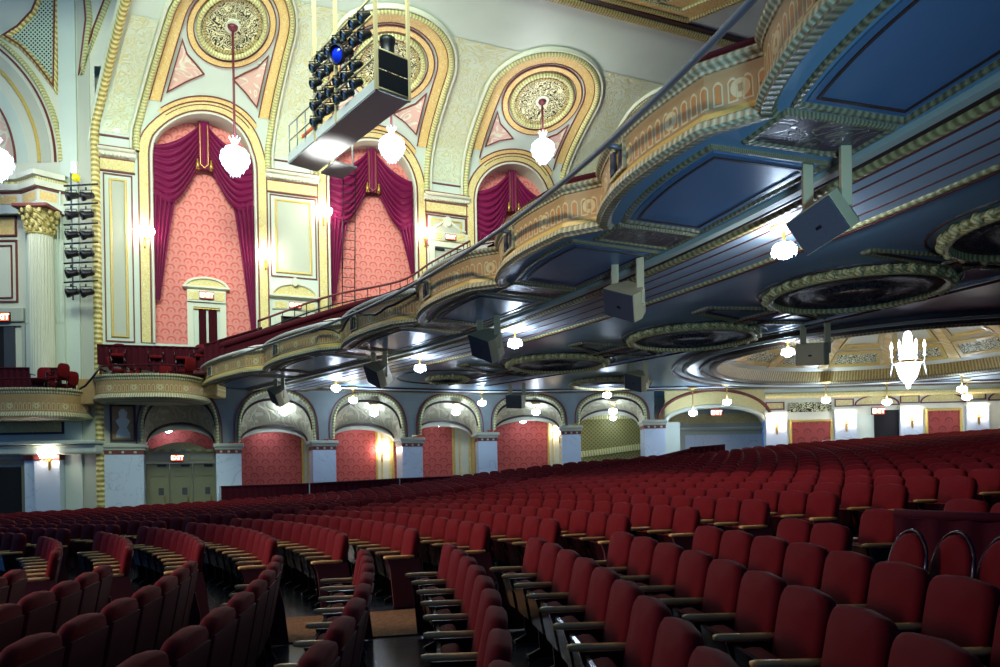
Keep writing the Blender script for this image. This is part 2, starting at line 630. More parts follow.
def Wp(s, t, h=0.0):
    (i, z), (ni, nz) = prof(t)
    s2 = s + lean(s) * max(0.0, t - 14.0)
    return WO + WD * s2 + WN * (i + ni * h) + ZV * (z + nz * h)

def Wf(s, z, h=0.0):
    return WO + WD * s + WN * h + ZV * z

def inpoly(p, poly):
    x, y = p
    c = False
    j = len(poly) - 1
    for i in range(len(poly)):
        xi, yi = poly[i]
        xj, yj = poly[j]
        if (yi > y) != (yj > y) and x < (xj - xi) * (y - yi) / (yj - yi) + xi:
            c = not c
        j = i
    return c

def sheet(mb, mp, outer, holes, step=0.6, h=0.0):
    """a flat or mapped sheet with holes"""
    pts, edges = [], []
    for lp in [outer] + holes:
        b = len(pts)
        pts += [Vector(p) for p in lp]
        edges += [(b + i, b + (i + 1) % len(lp)) for i in range(len(lp))]
    xs = [p[0] for p in outer]
    ys = [p[1] for p in outer]
    x = min(xs) + step * 0.5
    while x < max(xs):
        y = min(ys) + step * 0.5
        while y < max(ys):
            q = (x + 0.01 * math.sin(y * 7), y + 0.01 * math.cos(x * 5))
            if inpoly(q, outer) and not any(inpoly(q, hh) for hh in holes):
                pts.append(Vector(q))
            y += step
        x += step
    v, e, f, _, _, _ = delaunay_2d_cdt(pts, edges, [], 0, 1e-5)
    keep = []
    for t in f:
        c = (sum(v[i].x for i in t) / len(t), sum(v[i].y for i in t) / len(t))
        if inpoly(c, outer) and not any(inpoly(c, hh) for hh in holes):
            keep.append(tuple(t))
    mb.add([mp(p.x, p.y, h) for p in v], keep, [(p.x, p.y) for p in v], True)

ARCH_R, SPR = 1.95, 13.2
ARCHES = [0.0, 7.08, 14.05, 21.1]
TC = {0.0: 19.0, 7.08: 18.7, 14.05: 18.5, 21.1: 18.5}
ABOT = [5.6, 5.9, 8.0, 10.0]

def archpath(c, off, bot, n=24):
    r = ARCH_R + off
    return [(c - r, bot + (SPR - bot) * i / 6) for i in range(6)] + [(c - r * math.cos(PI * i / n), SPR + r * math.sin(PI * i / n)) for i in range(n + 1)] + [(c + r, SPR - (SPR - bot) * i / 6) for i in range(1, 7)]

def framepath(c, off, bot, n=28, tc=None):
    tc = TC[c]
    r = 2.5 + off
    return [(c - r, bot + (tc - bot) * i / 14) for i in range(14)] + [(c - r * math.cos(PI * i / n), tc + r * math.sin(PI * i / n)) for i in range(n + 1)] + [(c + r, tc - (tc - bot) * i / 14) for i in range(1, 15)]

def circ(c, r, n=40, k=1.0):
    return [(c[0] + r * math.cos(2 * PI * i / n), c[1] + k * r * math.sin(2 * PI * i / n)) for i in range(n)]

def rect(s0, s1, t0, t1, n=1):
    out = []
    P = [(s0, t0), (s1, t0), (s1, t1), (s0, t1)]
    for a, b in zip(P, P[1:] + P[:1]):
        out += [(a[0] + (b[0] - a[0]) * i / n, a[1] + (b[1] - a[1]) * i / n) for i in range(n)]
    return out

RND = lambda w_, h: [(-w_ / 2, 0.0), (-w_ / 2 * 0.85, h * 0.6), (-w_ / 2 * 0.4, h), (w_ / 2 * 0.4, h), (w_ / 2 * 0.85, h * 0.6), (w_ / 2, 0.0)]
FLT = lambda w_, h: [(-w_ / 2, 0.0), (-w_ / 2, h), (w_ / 2, h), (w_ / 2, 0.0)]

mb = MB()
outer = [(-4.25, 3.3), (-0.4, 3.3), (-0.4, 3.98), (31, 3.98)] + [(31, 3.98 + (TEND - 3.98) * i / 12) for i in range(1, 13)] + [(-4.25, TEND - (TEND - 3.3) * i / 12) for i in range(0, 12)]
holes = [archpath(c, 0, b) for c, b in zip(ARCHES, ABOT)]
sheet(mb, Wp, outer, holes, 0.5)
struct(mb.build('wall_side', 'cream3'))

for ai, (c, b) in enumerate(zip(ARCHES, ABOT)):
    # reveal and papered niche
    mb = MB()
    ap = archpath(c, 0, b)
    mb.grid(lambda i, h: Wp(*ap[i], 0) if h == 0 else Wf(ap[i][0], Wp(*ap[i], 0).z, -0.42), list(range(len(ap))), [0, 1], smooth=False)
    struct(mb.build('wall_niche', 'cream'))
    mb = MB()
    mb.grid(lambda s, z: Wf(s, z, -0.42), lsp(c - 2.3, c + 2.3, 3), lsp(b - 0.6, 15.6, 3), smooth=False)
    struct(mb.build('wall_niche_paper', 'damask'))
    # bands round the opening
    mb = MB(); mb.strip(Wp, archpath(c, 0.33, b), FLT(0.32, 0.05)); trim(mb, 'yellow2')
    mb = MB()
    for off in (0.14, 0.52):
        mb.strip(Wp, archpath(c, off, b), FLT(0.05, 0.07))
    trim(mb, 'redline')
    mb = MB(); mb.strip(Wp, archpath(c, 0.05, b), RND(0.12, 0.09)); trim(mb, 'cream')
    # great frame over arch and medallion
    mb = MB(); mb.strip(Wp, framepath(c, 0.02, 13.3), RND(0.26, 0.2), smooth=True); trim(mb, 'greenrope')
    mb = MB(); mb.strip(Wp, framepath(c, 0.22, 13.3), RND(0.14, 0.16)); trim(mb, 'cream')
    mb = MB()
    n = 30
    up = [(x, y) for x, y in framepath(c, -0.33, 13.3) if y > 15.2]
    mb.strip(Wp, up, FLT(0.4, 0.04))
    mb.strip(Wp, [(c - 2.5 * math.cos(a), SPR + 2.5 * math.sin(a)) for a in lsp(math.radians(42), math.radians(138), 22)], FLT(0.32, 0.045))
    mb.strip(Wp, circ((c, TC[c]), 1.68), FLT(0.24, 0.045), closed=True)
    trim(mb, 'yellow')
    mb = MB()
    for rr in (1.55, 1.81):
        mb.strip(Wp, circ((c, TC[c]), rr), FLT(0.04, 0.06), closed=True)
    for rr in (2.33, 2.67):
        mb.strip(Wp, [(c - rr * math.cos(a), SPR + rr * math.sin(a)) for a in lsp(math.radians(45), math.radians(135), 22)], FLT(0.04, 0.06))
    for off in (-0.12, -0.55):
        mb.strip(Wp, [(x, y) for x, y in framepath(c, off, 13.3) if y > 15.0], FLT(0.045, 0.06))
    trim(mb, 'redline')
    for sg in (-1, 1):
        mb = MB()
        e_ = TC[c] - 18.5
        tri = [(c + sg * 1.8, 15.75), (c + sg * 1.78, 17.5 + e_), (c + sg * 1.45, 16.95 + e_), (c + sg * 1.0, 16.65 + e_ * 0.9), (c + sg * 0.6, 16.35 + e_ * 0.8), (c + sg * 1.2, 16.15 + e_ * 0.3)]
        if sg > 0:
            tri = tri[::-1]
        mb.plate(Wp, tri, 0.03, 4); trim(mb, 'pink')
        mb = MB(); mb.strip(Wp, tri, FLT(0.05, 0.06), closed=True); trim(mb, 'redline')

# ribs of gilded relief between the frames
for s0, s1 in ((-3.75, -2.82), (2.82, 4.28), (9.9, 11.25), (16.9, 18.3)):
    mb = MB()
    mb.grid(lambda s, t: Wp(s, t, 0.03), lsp(s0, s1, 5), lsp(13.9, 18.6, 28)); trim(mb, 'relief')
for s0, s1, t0, t1 in ((4.28, 9.9, 20.9, 22.4), (11.2, 17.0, 20.9, 22.4)):
    pass
# widening relief fields above the ribs
for sc in (3.55, 10.57, 17.6):
    mb = MB()
    def wid(t):
        return 0.72 if t < 18.5 else 0.72 + 2.7 * (1 - math.cos(min(1, (t - 18.5) / 2.5) * PI / 2))
    mb.grid(lambda a, t: Wp(sc + a * (wid(t) - 0.12), t, 0.025), lsp(-1, 1, 9), lsp(18.5, 20.6, 12)); trim(mb, 'relief')

# rope that climbs from floor to cove at the stage end
mb = MB(); mb.strip(Wp, [(-4.0, -1.9 + (TEND + 1.9) * i / 60) for i in range(61)], RND(0.32, 0.24), smooth=True); trim(mb, 'goldrope')
# strip of wall under the rope down to the floor
mb = MB(); mb.grid(lambda s, t: Wp(s, t, 0), [-4.25, -3.75], lsp(-2.2, 3.4, 3), smooth=False); struct(mb.build('wall_corner', 'cream2'))

# pilaster panels between the arches
for pi, (pc, b) in enumerate(((-3.22, 5.8), (3.55, 6.0), (10.57, 8.6), (17.6, 10))):
    hw = 0.55 if pi == 0 else 1.0
    mb = MB(); mb.strip(Wp, [(pc - hw - 0.05, 12.62), (pc + hw + 0.05, 12.62)], FLT(0.42, 0.06)); trim(mb, 'yellow2')
    mb = MB()
    for t_ in (12.36, 12.86):
        mb.strip(Wp, [(pc - hw - 0.08, t_), (pc + hw + 0.08, t_)], FLT(0.05, 0.08))
    mb.strip(Wp, [(pc - hw - 0.1, 13.28), (pc + hw + 0.1, 13.28)], FLT(0.05, 0.27))
    mb.strip(Wp, [(pc - hw - 0.1, 13.75), (pc + hw + 0.1, 13.75)], FLT(0.05, 0.1))
    trim(mb, 'redline')
    mb = MB(); mb.strip(Wp, [(pc - hw - 0.12, 13.12), (pc + hw + 0.12, 13.12)], [(-0.2, 0), (-0.12, 0.14), (-0.02, 0.16), (0.02, 0.3), (0.12, 0.34), (0.16, 0)])
    for k in range(int(hw * 2 / 0.14)):
        x = pc - hw + 0.07 + k * 0.14
        mb.strip(Wp, [(x - 0.04, 12.97), (x + 0.04, 12.97)], FLT(0.08, 0.22))
    trim(mb, 'cream')
    b0 = 8.95 if pi == 1 else (11.0 if pi == 2 else b)
    t1 = 12.05
    mb = MB(); mb.strip(Wp, rect(pc - hw + 0.28, pc + hw - 0.28, b0, t1), RND(0.11, 0.07), closed=True); trim(mb, 'gold')
    mb = MB(); mb.strip(Wp, rect(pc - hw + 0.05, pc + hw - 0.05, b0 - 0.2, t1 + 0.2), FLT(0.05, 0.05), closed=True); trim(mb, 'redline')
    mb = MB(); mb.plate(Wp, rect(pc - hw + 0.33, pc + hw - 0.33, b0 + 0.05, t1 - 0.05), 0.02); trim(mb, 'cream2')

# ------------------------------------------------------------------ main ceiling
C0 = (8.2, 18.05)
def Cp(a, b, h=0.0):
    # a along the wall, b away from it
    return WO + WD * a + WN * (8.0 + b) + ZV * (18.05 - h)
mb = MB(); mb.grid(lambda a, b: Cp(a, b), lsp(-14, 40, 4), lsp(0, 34, 4), smooth=False); struct(mb.build('ceiling', 'cream3'))
mb = MB(); mb.strip(Cp, [(-6 + i, 0.15) for i in range(40)], RND(0.45, 0.2), smooth=True); trim(mb, 'goldegg')
mb = MB(); mb.strip(Cp, [(-6 + i, 0.52) for i in range(40)], FLT(0.2, 0.1)); trim(mb, 'dkline')
cq = []
for px, py in ((585, -8), (688, 19), (745, -4), (690, -60), (600, -60)):
    r = ray(px, py)
    p = r * (18.05 / r.z) - WO
    cq.append((p.dot(WD), p.dot(WN) - 8.0))
mb = MB(); mb.plate(Cp, cq, 0.05); trim(mb, 'yellow')
mb = MB(); mb.strip(Cp, cq, RND(0.25, 0.14), closed=True); trim(mb, 'goldegg')
cc = (sum(p[0] for p in cq) / 5, sum(p[1] for p in cq) / 5)
mb = MB(); mb.strip(Cp, [(cc[0] + (p[0] - cc[0]) * 0.72, cc[1] + (p[1] - cc[1]) * 0.72) for p in cq], RND(0.14, 0.12), closed=True); trim(mb, 'greenrope')
mb = MB(); mb.plate(Cp, circ(cc, 1.2, 32), 0.1, 3); trim(mb, 'grille')

# ------------------------------------------------------------------ the box wall at the stage end (parallel to the picture)
BY = 28.4
def Bp(x, z, h=0.0):
    return Vector((x, BY - h, z))
def bpx(px, py):
    p = at(px, py, BY)
    return (p.x, p.z)
mb = MB(); mb.grid(lambda x, z: Bp(x, z), lsp(-25, -15.72, 3), lsp(-2.6, 22, 4), smooth=False); mb.grid(lambda x, z: Bp(x, z, -0.8), [-16.4, -14.7], [11.5, 17.2], smooth=False); mb.grid(lambda x, z: Bp(x, z), [-15.72, -9.0], [16.4, 22], smooth=False); struct(mb.build('wall_proscenium', 'cream'))
# big blind arch: concentric mouldings
BCX, BCZ = bpx(-91, 165)
def barc(rpx, a0=0.0, a1=80.0, n=30):
    r = rpx / FPX * BY
    return [(BCX + r * math.cos(math.radians(a)), BCZ + r * math.sin(math.radians(a))) for a in lsp(a0, a1, n)]
for rp, wd, hh, mt in ((153, 0.2, 0.16, 'greenrope'), (147, 0.07, 0.1, 'redline'), (136, 0.5, 0.03, 'cream2'), (131, 0.14, 0.12, 'gold'), (113, 0.5, 0.02, 'cream3'), (107, 0.08, 0.1, 'redline')):
    mb = MB(); mb.strip(Bp, barc(rp), RND(wd, hh) if hh > 0.05 else FLT(wd, hh)); trim(mb, mt)
mb = MB(); mb.plate(Bp, [(BCX, BCZ)] + barc(104, 0, 90, 24), 0.02, 3); trim(mb, 'pink')
# lattice spandrel
sp = [bpx(57, -6), bpx(55.5, 88), bpx(47, 76), bpx(36, 62), bpx(22, 47), bpx(6, 37), bpx(20, 28), bpx(34, 13), bpx(42, -6)]
mb = MB(); mb.plate(Bp, sp, 0.03, 3); trim(mb, 'lattice')
mb = MB(); mb.strip(Bp, sp, RND(0.24, 0.14), closed=True); trim(mb, 'goldrope')
mb = MB(); mb.strip(Bp, sp, FLT(0.06, 0.17), closed=True); trim(mb, 'redline')
# tapering gilt wedge right of it
wg = [bpx(88, -6), bpx(90, 20), bpx(83, 76), bpx(97, 30), bpx(111, -6)]
mb = MB(); mb.strip(Bp, wg, RND(0.2, 0.12)); trim(mb, 'greenrope')
mb = MB(); mb.strip(Bp, [(x - 0.15, z) for x, z in wg], FLT(0.06, 0.06)); trim(mb, 'redline')
# flat pilaster strips
for x0, x1, hh, mt in ((62, 79, 0.1, 'cream3'), (80, 92, 0.04, 'cream2')):
    a, b_ = bpx(x0, 200)[0], bpx(x1, 200)[0]
    mb = MB(); mb.box(((a + b_) / 2, BY - hh / 2, 9), (b_ - a, hh, 24)); trim(mb, mt)
# broken-out entablature over the column
x0, x1, xc = bpx(-40, 0)[0], bpx(64, 0)[0], at(38, 190, BY - 0.75).x
def Ep(q, z, h):
    # plan line of the entablature: back, forward to the corner over the column, back again
    P = [(x0, 0.25), (bpx(22, 0)[0], 0.25), (xc, 0.75), (bpx(60, 0)[0], 0.2), (x1 + 0.1, 0.0)]
    k = min(int(q), 3)
    f = q - k
    return Vector((P[k][0] + (P[k + 1][0] - P[k][0]) * f, BY - (P[k][1] + (P[k + 1][1] - P[k][1]) * f) - h, z))
ez = lambda py: at(30, py, BY - 0.5).z
for z0, z1, hh, mt in ((ez(204), ez(190), 0.0, 'cream'), (ez(189), ez(183), 0.2, 'cream'), (ez(182.5), ez(179.5), 0.12, 'greenrope'), (ez(179), ez(174), 0.3, 'cream'), (ez(191), ez(189.6), 0.06, 'redline'), (ez(212), ez(204), 0.14, 'cream3')):
    mb = MB()
    mb.grid(lambda q, k: Ep(q, (z0, z0, z1, z1)[k], (0, hh, hh, 0)[k]), [0, 1, 2, 3, 4], [0, 1, 2, 3], uvfn=lambda q, k: (q * 1.2, k * 0.1), smooth=False); trim(mb, mt)
for a, b_ in ((0.35, 0.93), (1.12, 1.85), (2.1, 2.85)):
    mb = MB(); mb.grid(lambda q, z: Ep(q, z, 0.03), [a, b_], [ez(201.5), ez(193)], smooth=False); trim(mb, 'yellow')
# panels left of the column
xl, xr = bpx(-30, 250)[0], bpx(17, 250)[0]
mb = MB(); mb.plate(Bp, rect(xl, xr, bpx(0, 236)[1], bpx(0, 217)[1]), 0.05); trim(mb, 'yellow')
mb = MB()
mb.strip(Bp, rect(xl, xr, bpx(0, 236)[1], bpx(0, 217)[1]), FLT(0.06, 0.08), closed=True)
mb.strip(Bp, rect(xl, xr, bpx(0, 302)[1], bpx(0, 241)[1]), FLT(0.06, 0.06), closed=True)
mb.strip(Bp, rect(xl + 0.2, xr - 0.2, bpx(0, 298)[1], bpx(0, 246)[1]), FLT(0.04, 0.06), closed=True)
trim(mb, 'redline')

# fluted column with a leafy capital, on its pilaster
kx, kz0, kz1 = at(40.5, 236, BY - 0.55).x, 3.9, at(40, 237, BY - 0.55).z
ct = thing('column', 'fluted cream column with gilded leafy capital beside the stage boxes', 'column', (kx, BY - 0.55, kz0))
mb = MB()
H = kz1 - kz0
n = 96
vs, fs = [], []
for z in (0, 0.3 * H, H):
    for i in range(n):
        a = 2 * PI * i / n
        r = 0.43 - (0.035 if (i % 4) in (1, 2) and z > 0 else 0.0)
        vs.append((r * math.cos(a), r * math.sin(a), z))
for j in range(2):
    for i in range(n):
        fs.append((j * n + i, j * n + (i + 1) % n, (j + 1) * n + (i + 1) % n, (j + 1) * n + i))
mb.add(vs, fs); mb.build('shaft', 'cream', ct)
mb = MB(); mb.lathe([(0.4, 0), (0.48, 0.05), (0.42, 0.1), (0.42, 0.45), (0.5, 0.75), (0.62, 0.95)], 20, (0, 0, H))
for i in range(12):
    a = 2 * PI * i / 12
    for rr, zz, s_ in ((0.46, 0.2, 0.08), (0.5, 0.4, 0.085), (0.56, 0.62, 0.08), (0.66, 0.84, 0.12 if i % 3 == 0 else 0.07)):
        a2 = a + (0.26 if zz in (0.2, 0.62) else 0)
        mb.ball((rr * math.cos(a2), rr * math.sin(a2), H + zz), s_, 6, 4, 1.4)
mb.build('capital', 'goldrope', ct)
mb = MB(); mb.box((0, 0, H + 1.02), (1.35, 1.35, 0.14), 0.03); mb.build('abacus', 'redline', ct)
mb = MB()
for a, b_ in ((24, 31), (53, 62)):
    xa, xb = bpx(a, 0)[0], bpx(b_, 0)[0]
    mb.box(((xa + xb) / 2, BY - 0.12, (3.5 + kz1) / 2), (xb - xa, 0.24, kz1 - 3.5))
    for k in range(3):
        mb.box((xa + (xb - xa) * (k + 0.5) / 3, BY - 0.25, 9), (0.05, 0.04, 5.5))
trim(mb, 'cream3')

# ------------------------------------------------------------------ floor
RAKE = [(-30, -3.0), (0, -2.2), (8, -2.0), (15, -1.75), (20, -1.47), (25, -0.95), (30, -0.45), (36, 0.0), (43.4, 0.55), (70, 2.0)]
def fz(x, y):
    a = WD.x * (x + 17.5) + WD.y * (y - 3.0)
    for (a0, z0), (a1, z1) in zip(RAKE, RAKE[1:]):
        if a <= a1:
            return z0 + (z1 - z0) * (a - a0) / (a1 - a0)
    return RAKE[-1][1]
def floor_pt(a, v):
    x, y = -17.5 + WD.x * a - WD.y * v, 3.0 + WD.y * a + WD.x * v
    return Vector((x, y, fz(x, y)))
mb = MB(); mb.grid(floor_pt, [-12] + lsp(0, 60, 25), lsp(-30, 45, 3), smooth=False); struct(mb.build('floor', 'floor'))
mb = MB()
mb.grid(lambda x, y: Vector((x, y, fz(x, y) + 0.015)), lsp(-14, 12, 60), lsp(7.42, 8.72, 4), smooth=False)
tag(mb.build('aisle_carpet', 'carpet'), 'tan patterned runner carpet along the aisle between the two seat blocks', 'carpet')

# ------------------------------------------------------------------ arcade under the balcony
PIERS = [Wf(-3.2, 0), Wf(0.75, 0), Wf(4.7, 0), Wf(8.7, 0), Vector((-0.57, 34.5, 0)), Vector((3.45, 34.55, 0)), Vector((7.4, 34.3, 0))]
arc_pts = [Wf(-4.3, 0)] + PIERS + [Vector((13.15, 34.3, 0)), Vector((16.4, 34.2, 0)), Vector((19.4, 34.0, 0)), Vector((22.4, 33.8, 0)), Vector((25.5, 33.5, 0)), Vector((32, 33, 0))]
AP = Path([Vector((p.x, p.y)) for p in catmull(arc_pts, 10)])
PQ = [AP.near(Vector((p.x, p.y))) for p in PIERS]
def Ap(q, z, h=0.0):
    p = AP.pos(q)
    n_ = AP.nor(q)
    return Vector((p.x - n_.x * h, p.y - n_.y * h, z))
ZC = 3.9
SPRZ = [1.5, 1.52, 1.66, 1.8, 2.05, 2.3, 2.5]
HP = [0.74, 0.5, 0.5, 0.48, 0.45, 0.45, 0.5]
def pier_frame(k):
    n_ = AP.nor(PQ[k])
    a = math.atan2(n_.x, -n_.y)
    return Matrix.Translation(Ap(PQ[k], 0)) @ Matrix.Rotation(math.atan2(-n_.x, n_.y), 4, 'Z')

for k in range(len(PIERS)):
    fl = fz(*AP.pos(PQ[k])) - 0.1
    sz, hp = SPRZ[k], HP[k]
    mb = MB(); mb.xf = pier_frame(k)
    mb.box((0, 0.5, (fl + sz - 0.42) / 2), (2 * hp, 1.2, sz - 0.42 - fl)); struct(mb.build('pillar', 'marble'))
    mb = MB(); mb.xf = pier_frame(k); mb.box((0, 0.5, sz - 0.34), (2 * hp + 0.03, 1.23, 0.16)); trim(mb, 'redline')
    mb = MB(); mb.xf = pier_frame(k)
    for i in (-0.6, 0, 0.6):
        mb.box((i * hp, -0.12, sz - 0.34), (0.1, 0.04, 0.1), 0.02)
    mb.box((0, 0.5, sz - 0.21), (2 * hp + 0.1, 1.3, 0.1), 0.02)
    mb.box((0, 0.5, sz - 0.08), (2 * hp + 0.22, 1.42, 0.16), 0.04)
    trim(mb, 'cream2')

BAYS = [(k, PQ[k] + HP[k], PQ[k + 1] - HP[k + 1], SPRZ[k], SPRZ[k + 1]) for k in range(0, 6)]
arch_lamps = []
for (k, qa, qb, za, zb) in BAYS:
    qm, hw = (qa + qb) / 2, (qb - qa) / 2
    zs = (za + zb) / 2
    rise, rise2 = ZC - 0.12 - zs, (0.74 if k else 0.88)
    N = 20
    q0, q1 = PQ[k], PQ[k + 1]
    def fe(a, r):
        e = 0.62 if r == rise else 1.0
        return (qm - hw * (1.06 if r == rise else 1.0) * math.copysign(abs(math.cos(a)) ** (e * 0.5 + 0.5 if e < 1 else 1.0), math.cos(a)), zs + r * math.sin(a) ** e)
    # front face above the arch
    mb = MB()
    A = [PI * i / N for i in range(N + 1)]
    mb.grid(lambda i, j: Ap(*( (q0, zs) if i == 0 else ((q1, zs) if i == N + 2 else fe(A[i - 1], rise)) )) if j == 0 else Ap(q0 if i == 0 else (q1 if i == N + 2 else fe(A[i - 1], rise)[0]), ZC + 0.05), list(range(N + 3)), [0, 1], smooth=False)
    struct(mb.build('wall_arcade', 'spandrel'))
    # flaring vault
    mb = MB()
    mb.grid(lambda a, t: Ap(*[f0 + (f1 - f0) * t for f0, f1 in zip(fe(a, rise), fe(a, rise2))], -1.6 * t), A, lsp(0, 1, 5)); struct(mb.build('ceiling_vault', 'vault'))
    # rear rib
    mb = MB()
    mb.grid(lambda a, t: Ap(qm - (hw - 0.0) * math.cos(a), zs + (rise2 - (0.2 if t in (1, 2) else 0)) * math.sin(a), -1.6 - (0.3 if t > 1 else 0)), A, [0, 1, 2, 3], smooth=False); trim(mb, 'cream')
    mb = MB()
    mp = lambda u, v, h: Ap(u, v, h)
    mb.strip(mp, [fe(a, rise) for a in A], RND(0.13, 0.1), smooth=True); trim(mb, 'greenrope')
    mb = MB()
    mb.strip(mp, [(p[0] - 0.17 * math.cos(a), min(p[1] + 0.1 * math.sin(a), ZC)) for a, p in ((a, fe(a, rise)) for a in A)], FLT(0.06, 0.07))
    mv = lambda u, v, h: Ap(u, v, -0.5 + h)
    trim(mb, 'redline')
    mb = MB()
    for t in (0.2, 0.93):
        mb.strip(lambda u, v, h: Ap(u, v, -1.6 * t + h), [tuple(f0 + (f1 - f0) * t - (0.03 if k_ else 0.0) for k_, (f0, f1) in enumerate(zip(fe(a, rise), fe(a, rise2)))) for a in A[1:-1]], [(-0.05, 0.0), (-0.05, 0.05), (0.05, 0.05)])
    trim(mb, 'dkline')

# wall behind the arcade
RH = -2.9
fl0 = -2.2
mb = MB()
qs = lsp(0.0, PQ[6] + 0.5, 50)
mb.grid(lambda q, z: Ap(q, z, RH), qs, [fl0, 3.4], smooth=False); struct(mb.build('wall_arcade_rear', 'cream'))
mb = MB(); mb.grid(lambda q, h: Ap(q, 3.3, h), qs, [-1.85, RH], smooth=False); struct(mb.build('ceiling_aisle', 'cream2'))
for k in (1, 2, 3, 4):
    qa, qb = PQ[k] - 0.25, PQ[k + 1] - (0.55 if k == 1 else 1.0)
    zb_ = fz(*AP.pos(qa)) + 0.75
    zt = SPRZ[k] + 0.95
    mpR = lambda u, v, h: Ap(u, v, RH + h)
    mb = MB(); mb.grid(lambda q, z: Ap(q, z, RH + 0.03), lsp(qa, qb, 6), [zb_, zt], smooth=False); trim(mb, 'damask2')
    mb = MB(); mb.strip(mpR, rect(qa, qb, zb_, zt, 6), RND(0.14, 0.08), closed=True); trim(mb, 'gold')
    mb = MB(); mb.strip(mpR, rect(qb + 0.25, qb + 0.62, zb_, zt, 3), RND(0.1, 0.06), closed=True); trim(mb, 'yellow2')
k = 0
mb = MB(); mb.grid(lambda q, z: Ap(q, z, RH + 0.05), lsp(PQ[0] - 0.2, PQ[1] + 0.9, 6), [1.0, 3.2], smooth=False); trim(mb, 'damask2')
# checked grille wall behind the fifth bay
qa, qb = PQ[5] - 0.3, PQ[6] + 0.3
mb = MB(); mb.grid(lambda q, z: Ap(q, z, RH + 0.04), lsp(qa, qb, 6), [0.6, 3.2], smooth=False); trim(mb, 'green')
mb = MB(); mb.strip(lambda u, v, h: Ap(u, v, RH + h), [(q, 2.95) for q in lsp(qa, qb, 6)], FLT(0.3, 0.08)); mb.strip(lambda u, v, h: Ap(u, v, RH + h), [(q, 0.9 + 0.1 * i) for i, q in enumerate(lsp(qa, qb, 6))], FLT(0.3, 0.1)); trim(mb, 'greenrope')

# exit bay: moulded panel, doors, anthemion
def ext_box(q0_, q1_, z0_, z1_, h0, h1, mbx):
    a, b_ = Ap(q0_, 0, 0), Ap(q1_, 0, 0)
    mbx.grid(lambda i, j: Ap((q0_, q0_, q1_, q1_)[i], (z0_, z1_)[j], (h0, h1, h1, h0)[i]), [0, 1, 2, 3], [0, 1], smooth=False)
    mbx.grid(lambda i, j: Ap((q0_, q1_)[i], z1_, (h0, h1)[j]), [0, 1], [0, 1], smooth=False)
    mbx.grid(lambda i, j: Ap((q0_, q1_)[i], z0_, (h0, h1)[j]), [0, 1], [0, 1], smooth=False, flip=True)
q0, q1 = PQ[0] + HP[0], PQ[1] - HP[1]
DH = -1.0
zd0, zd1 = -1.75, 0.72
mb = MB(); ext_box(q0 - 0.2, q1 + 0.2, zd1 + 0.04, zd1 + 0.56, DH - 0.4, DH + 0.12, mb); trim(mb, 'cream2')
mb = MB(); ext_box(q0 - 0.2, q1 + 0.2, zd1 + 0.5, zd1 + 0.6, DH - 0.2, DH + 0.22, mb); trim(mb, 'greenrope')
mb = MB()
qm = (q0 + q1) / 2
mb.plate(lambda u, v, h: Ap(u, v, DH + h), [(qm + 1.0 * math.cos(a), zd1 + 0.58 + 0.32 * max(0, math.sin(a)) ** 1.5) for a in lsp(PI, 0, 13)][::-1], 0.12); trim(mb, 'yellow2')
mb = MB()
for a, b_ in ((q0 + 0.1, qm - 0.32), (qm + 0.32, q1 - 0.1)):
    mb.strip(lambda u, v, h: Ap(u, v, DH + 0.12 + h), rect(a, b_, zd1 + 0.14, zd1 + 0.42), FLT(0.04, 0.03), closed=True)
trim(mb, 'gold')
DOORN = [0]
def door_root():
    DOORN[0] += 1
    o = bpy.data.objects.new('door_%d' % DOORN[0], None)
    COL.objects.link(o)
    o['kind'] = 'structure'
    return o
dr = door_root()
lw = (q1 - q0) / 3
for i in range(3):
    a, b_ = q0 + lw * i + 0.02, q0 + lw * (i + 1) - 0.02
    mb = MB(); ext_box(a, b_, zd0, zd1, DH - 0.1, DH, mb)
    mb.strip(lambda u, v, h: Ap(u, v, DH + h), rect(a + 0.12, b_ - 0.12, zd0 + 0.2, zd1 - 0.5), FLT(0.05, 0.03), closed=True)
    lf = mb.build('leaf', 'door', dr)
    mb = MB(); mb.plate(lambda u, v, h: Ap(u, v, DH + h), rect((a + b_) / 2 - 0.1 + 0.12, (a + b_) / 2 + 0.1 + 0.12, -0.6, -0.3), 0.012)
    mb.build('notice', 'grillblk', lf)
    mb = MB(); mb.box((0, 0, 0), (0, 0, 0)) if False else None
    ext_box(b_ - 0.2, b_ - 0.14, -0.85, -0.65, DH, DH + 0.06, mb); mb.build('handle', 'brass', lf)
    mb = MB(); ext_box(b_ - 0.45, b_ - 0.1, zd1 - 0.12, zd1 - 0.04, DH, DH + 0.06, mb); mb.build('closer', 'black', lf)
# anthemion panel on the first pier above its capital
mb = MB(); ext_box(PQ[0] - 0.66, PQ[0] + HP[0], 1.5, 3.3, -0.3, 0.02, mb); trim(mb, 'cream2')
mb = MB(); mb.plate(lambda u, v, h: Ap(u, v, h), rect(PQ[0] - 0.38, PQ[0] + 0.42, 1.66, 3.02), 0.05); trim(mb, 'facade')
mb = MB(); mb.strip(lambda u, v, h: Ap(u, v, h), rect(PQ[0] - 0.4, PQ[0] + 0.44, 1.64, 3.04), FLT(0.08, 0.09), closed=True); trim(mb, 'dkline')
mb = MB()
cx_ = PQ[0] + 0.02
urn = [(0.26, 1.75), (0.24, 1.95), (0.12, 2.15), (0.2, 2.3), (0.26, 2.42), (0.12, 2.55), (0.16, 2.75), (0.05, 2.9)]
poly = [(cx_ + r, z) for r, z in urn] + [(cx_ - r, z) for r, z in urn[::-1]]
mb.plate(lambda u, v, h: Ap(u, v, h), poly, 0.08); trim(mb, 'cream3')
# red-brown band on the stage-side pier strip is continued as marble base course by pillar zero

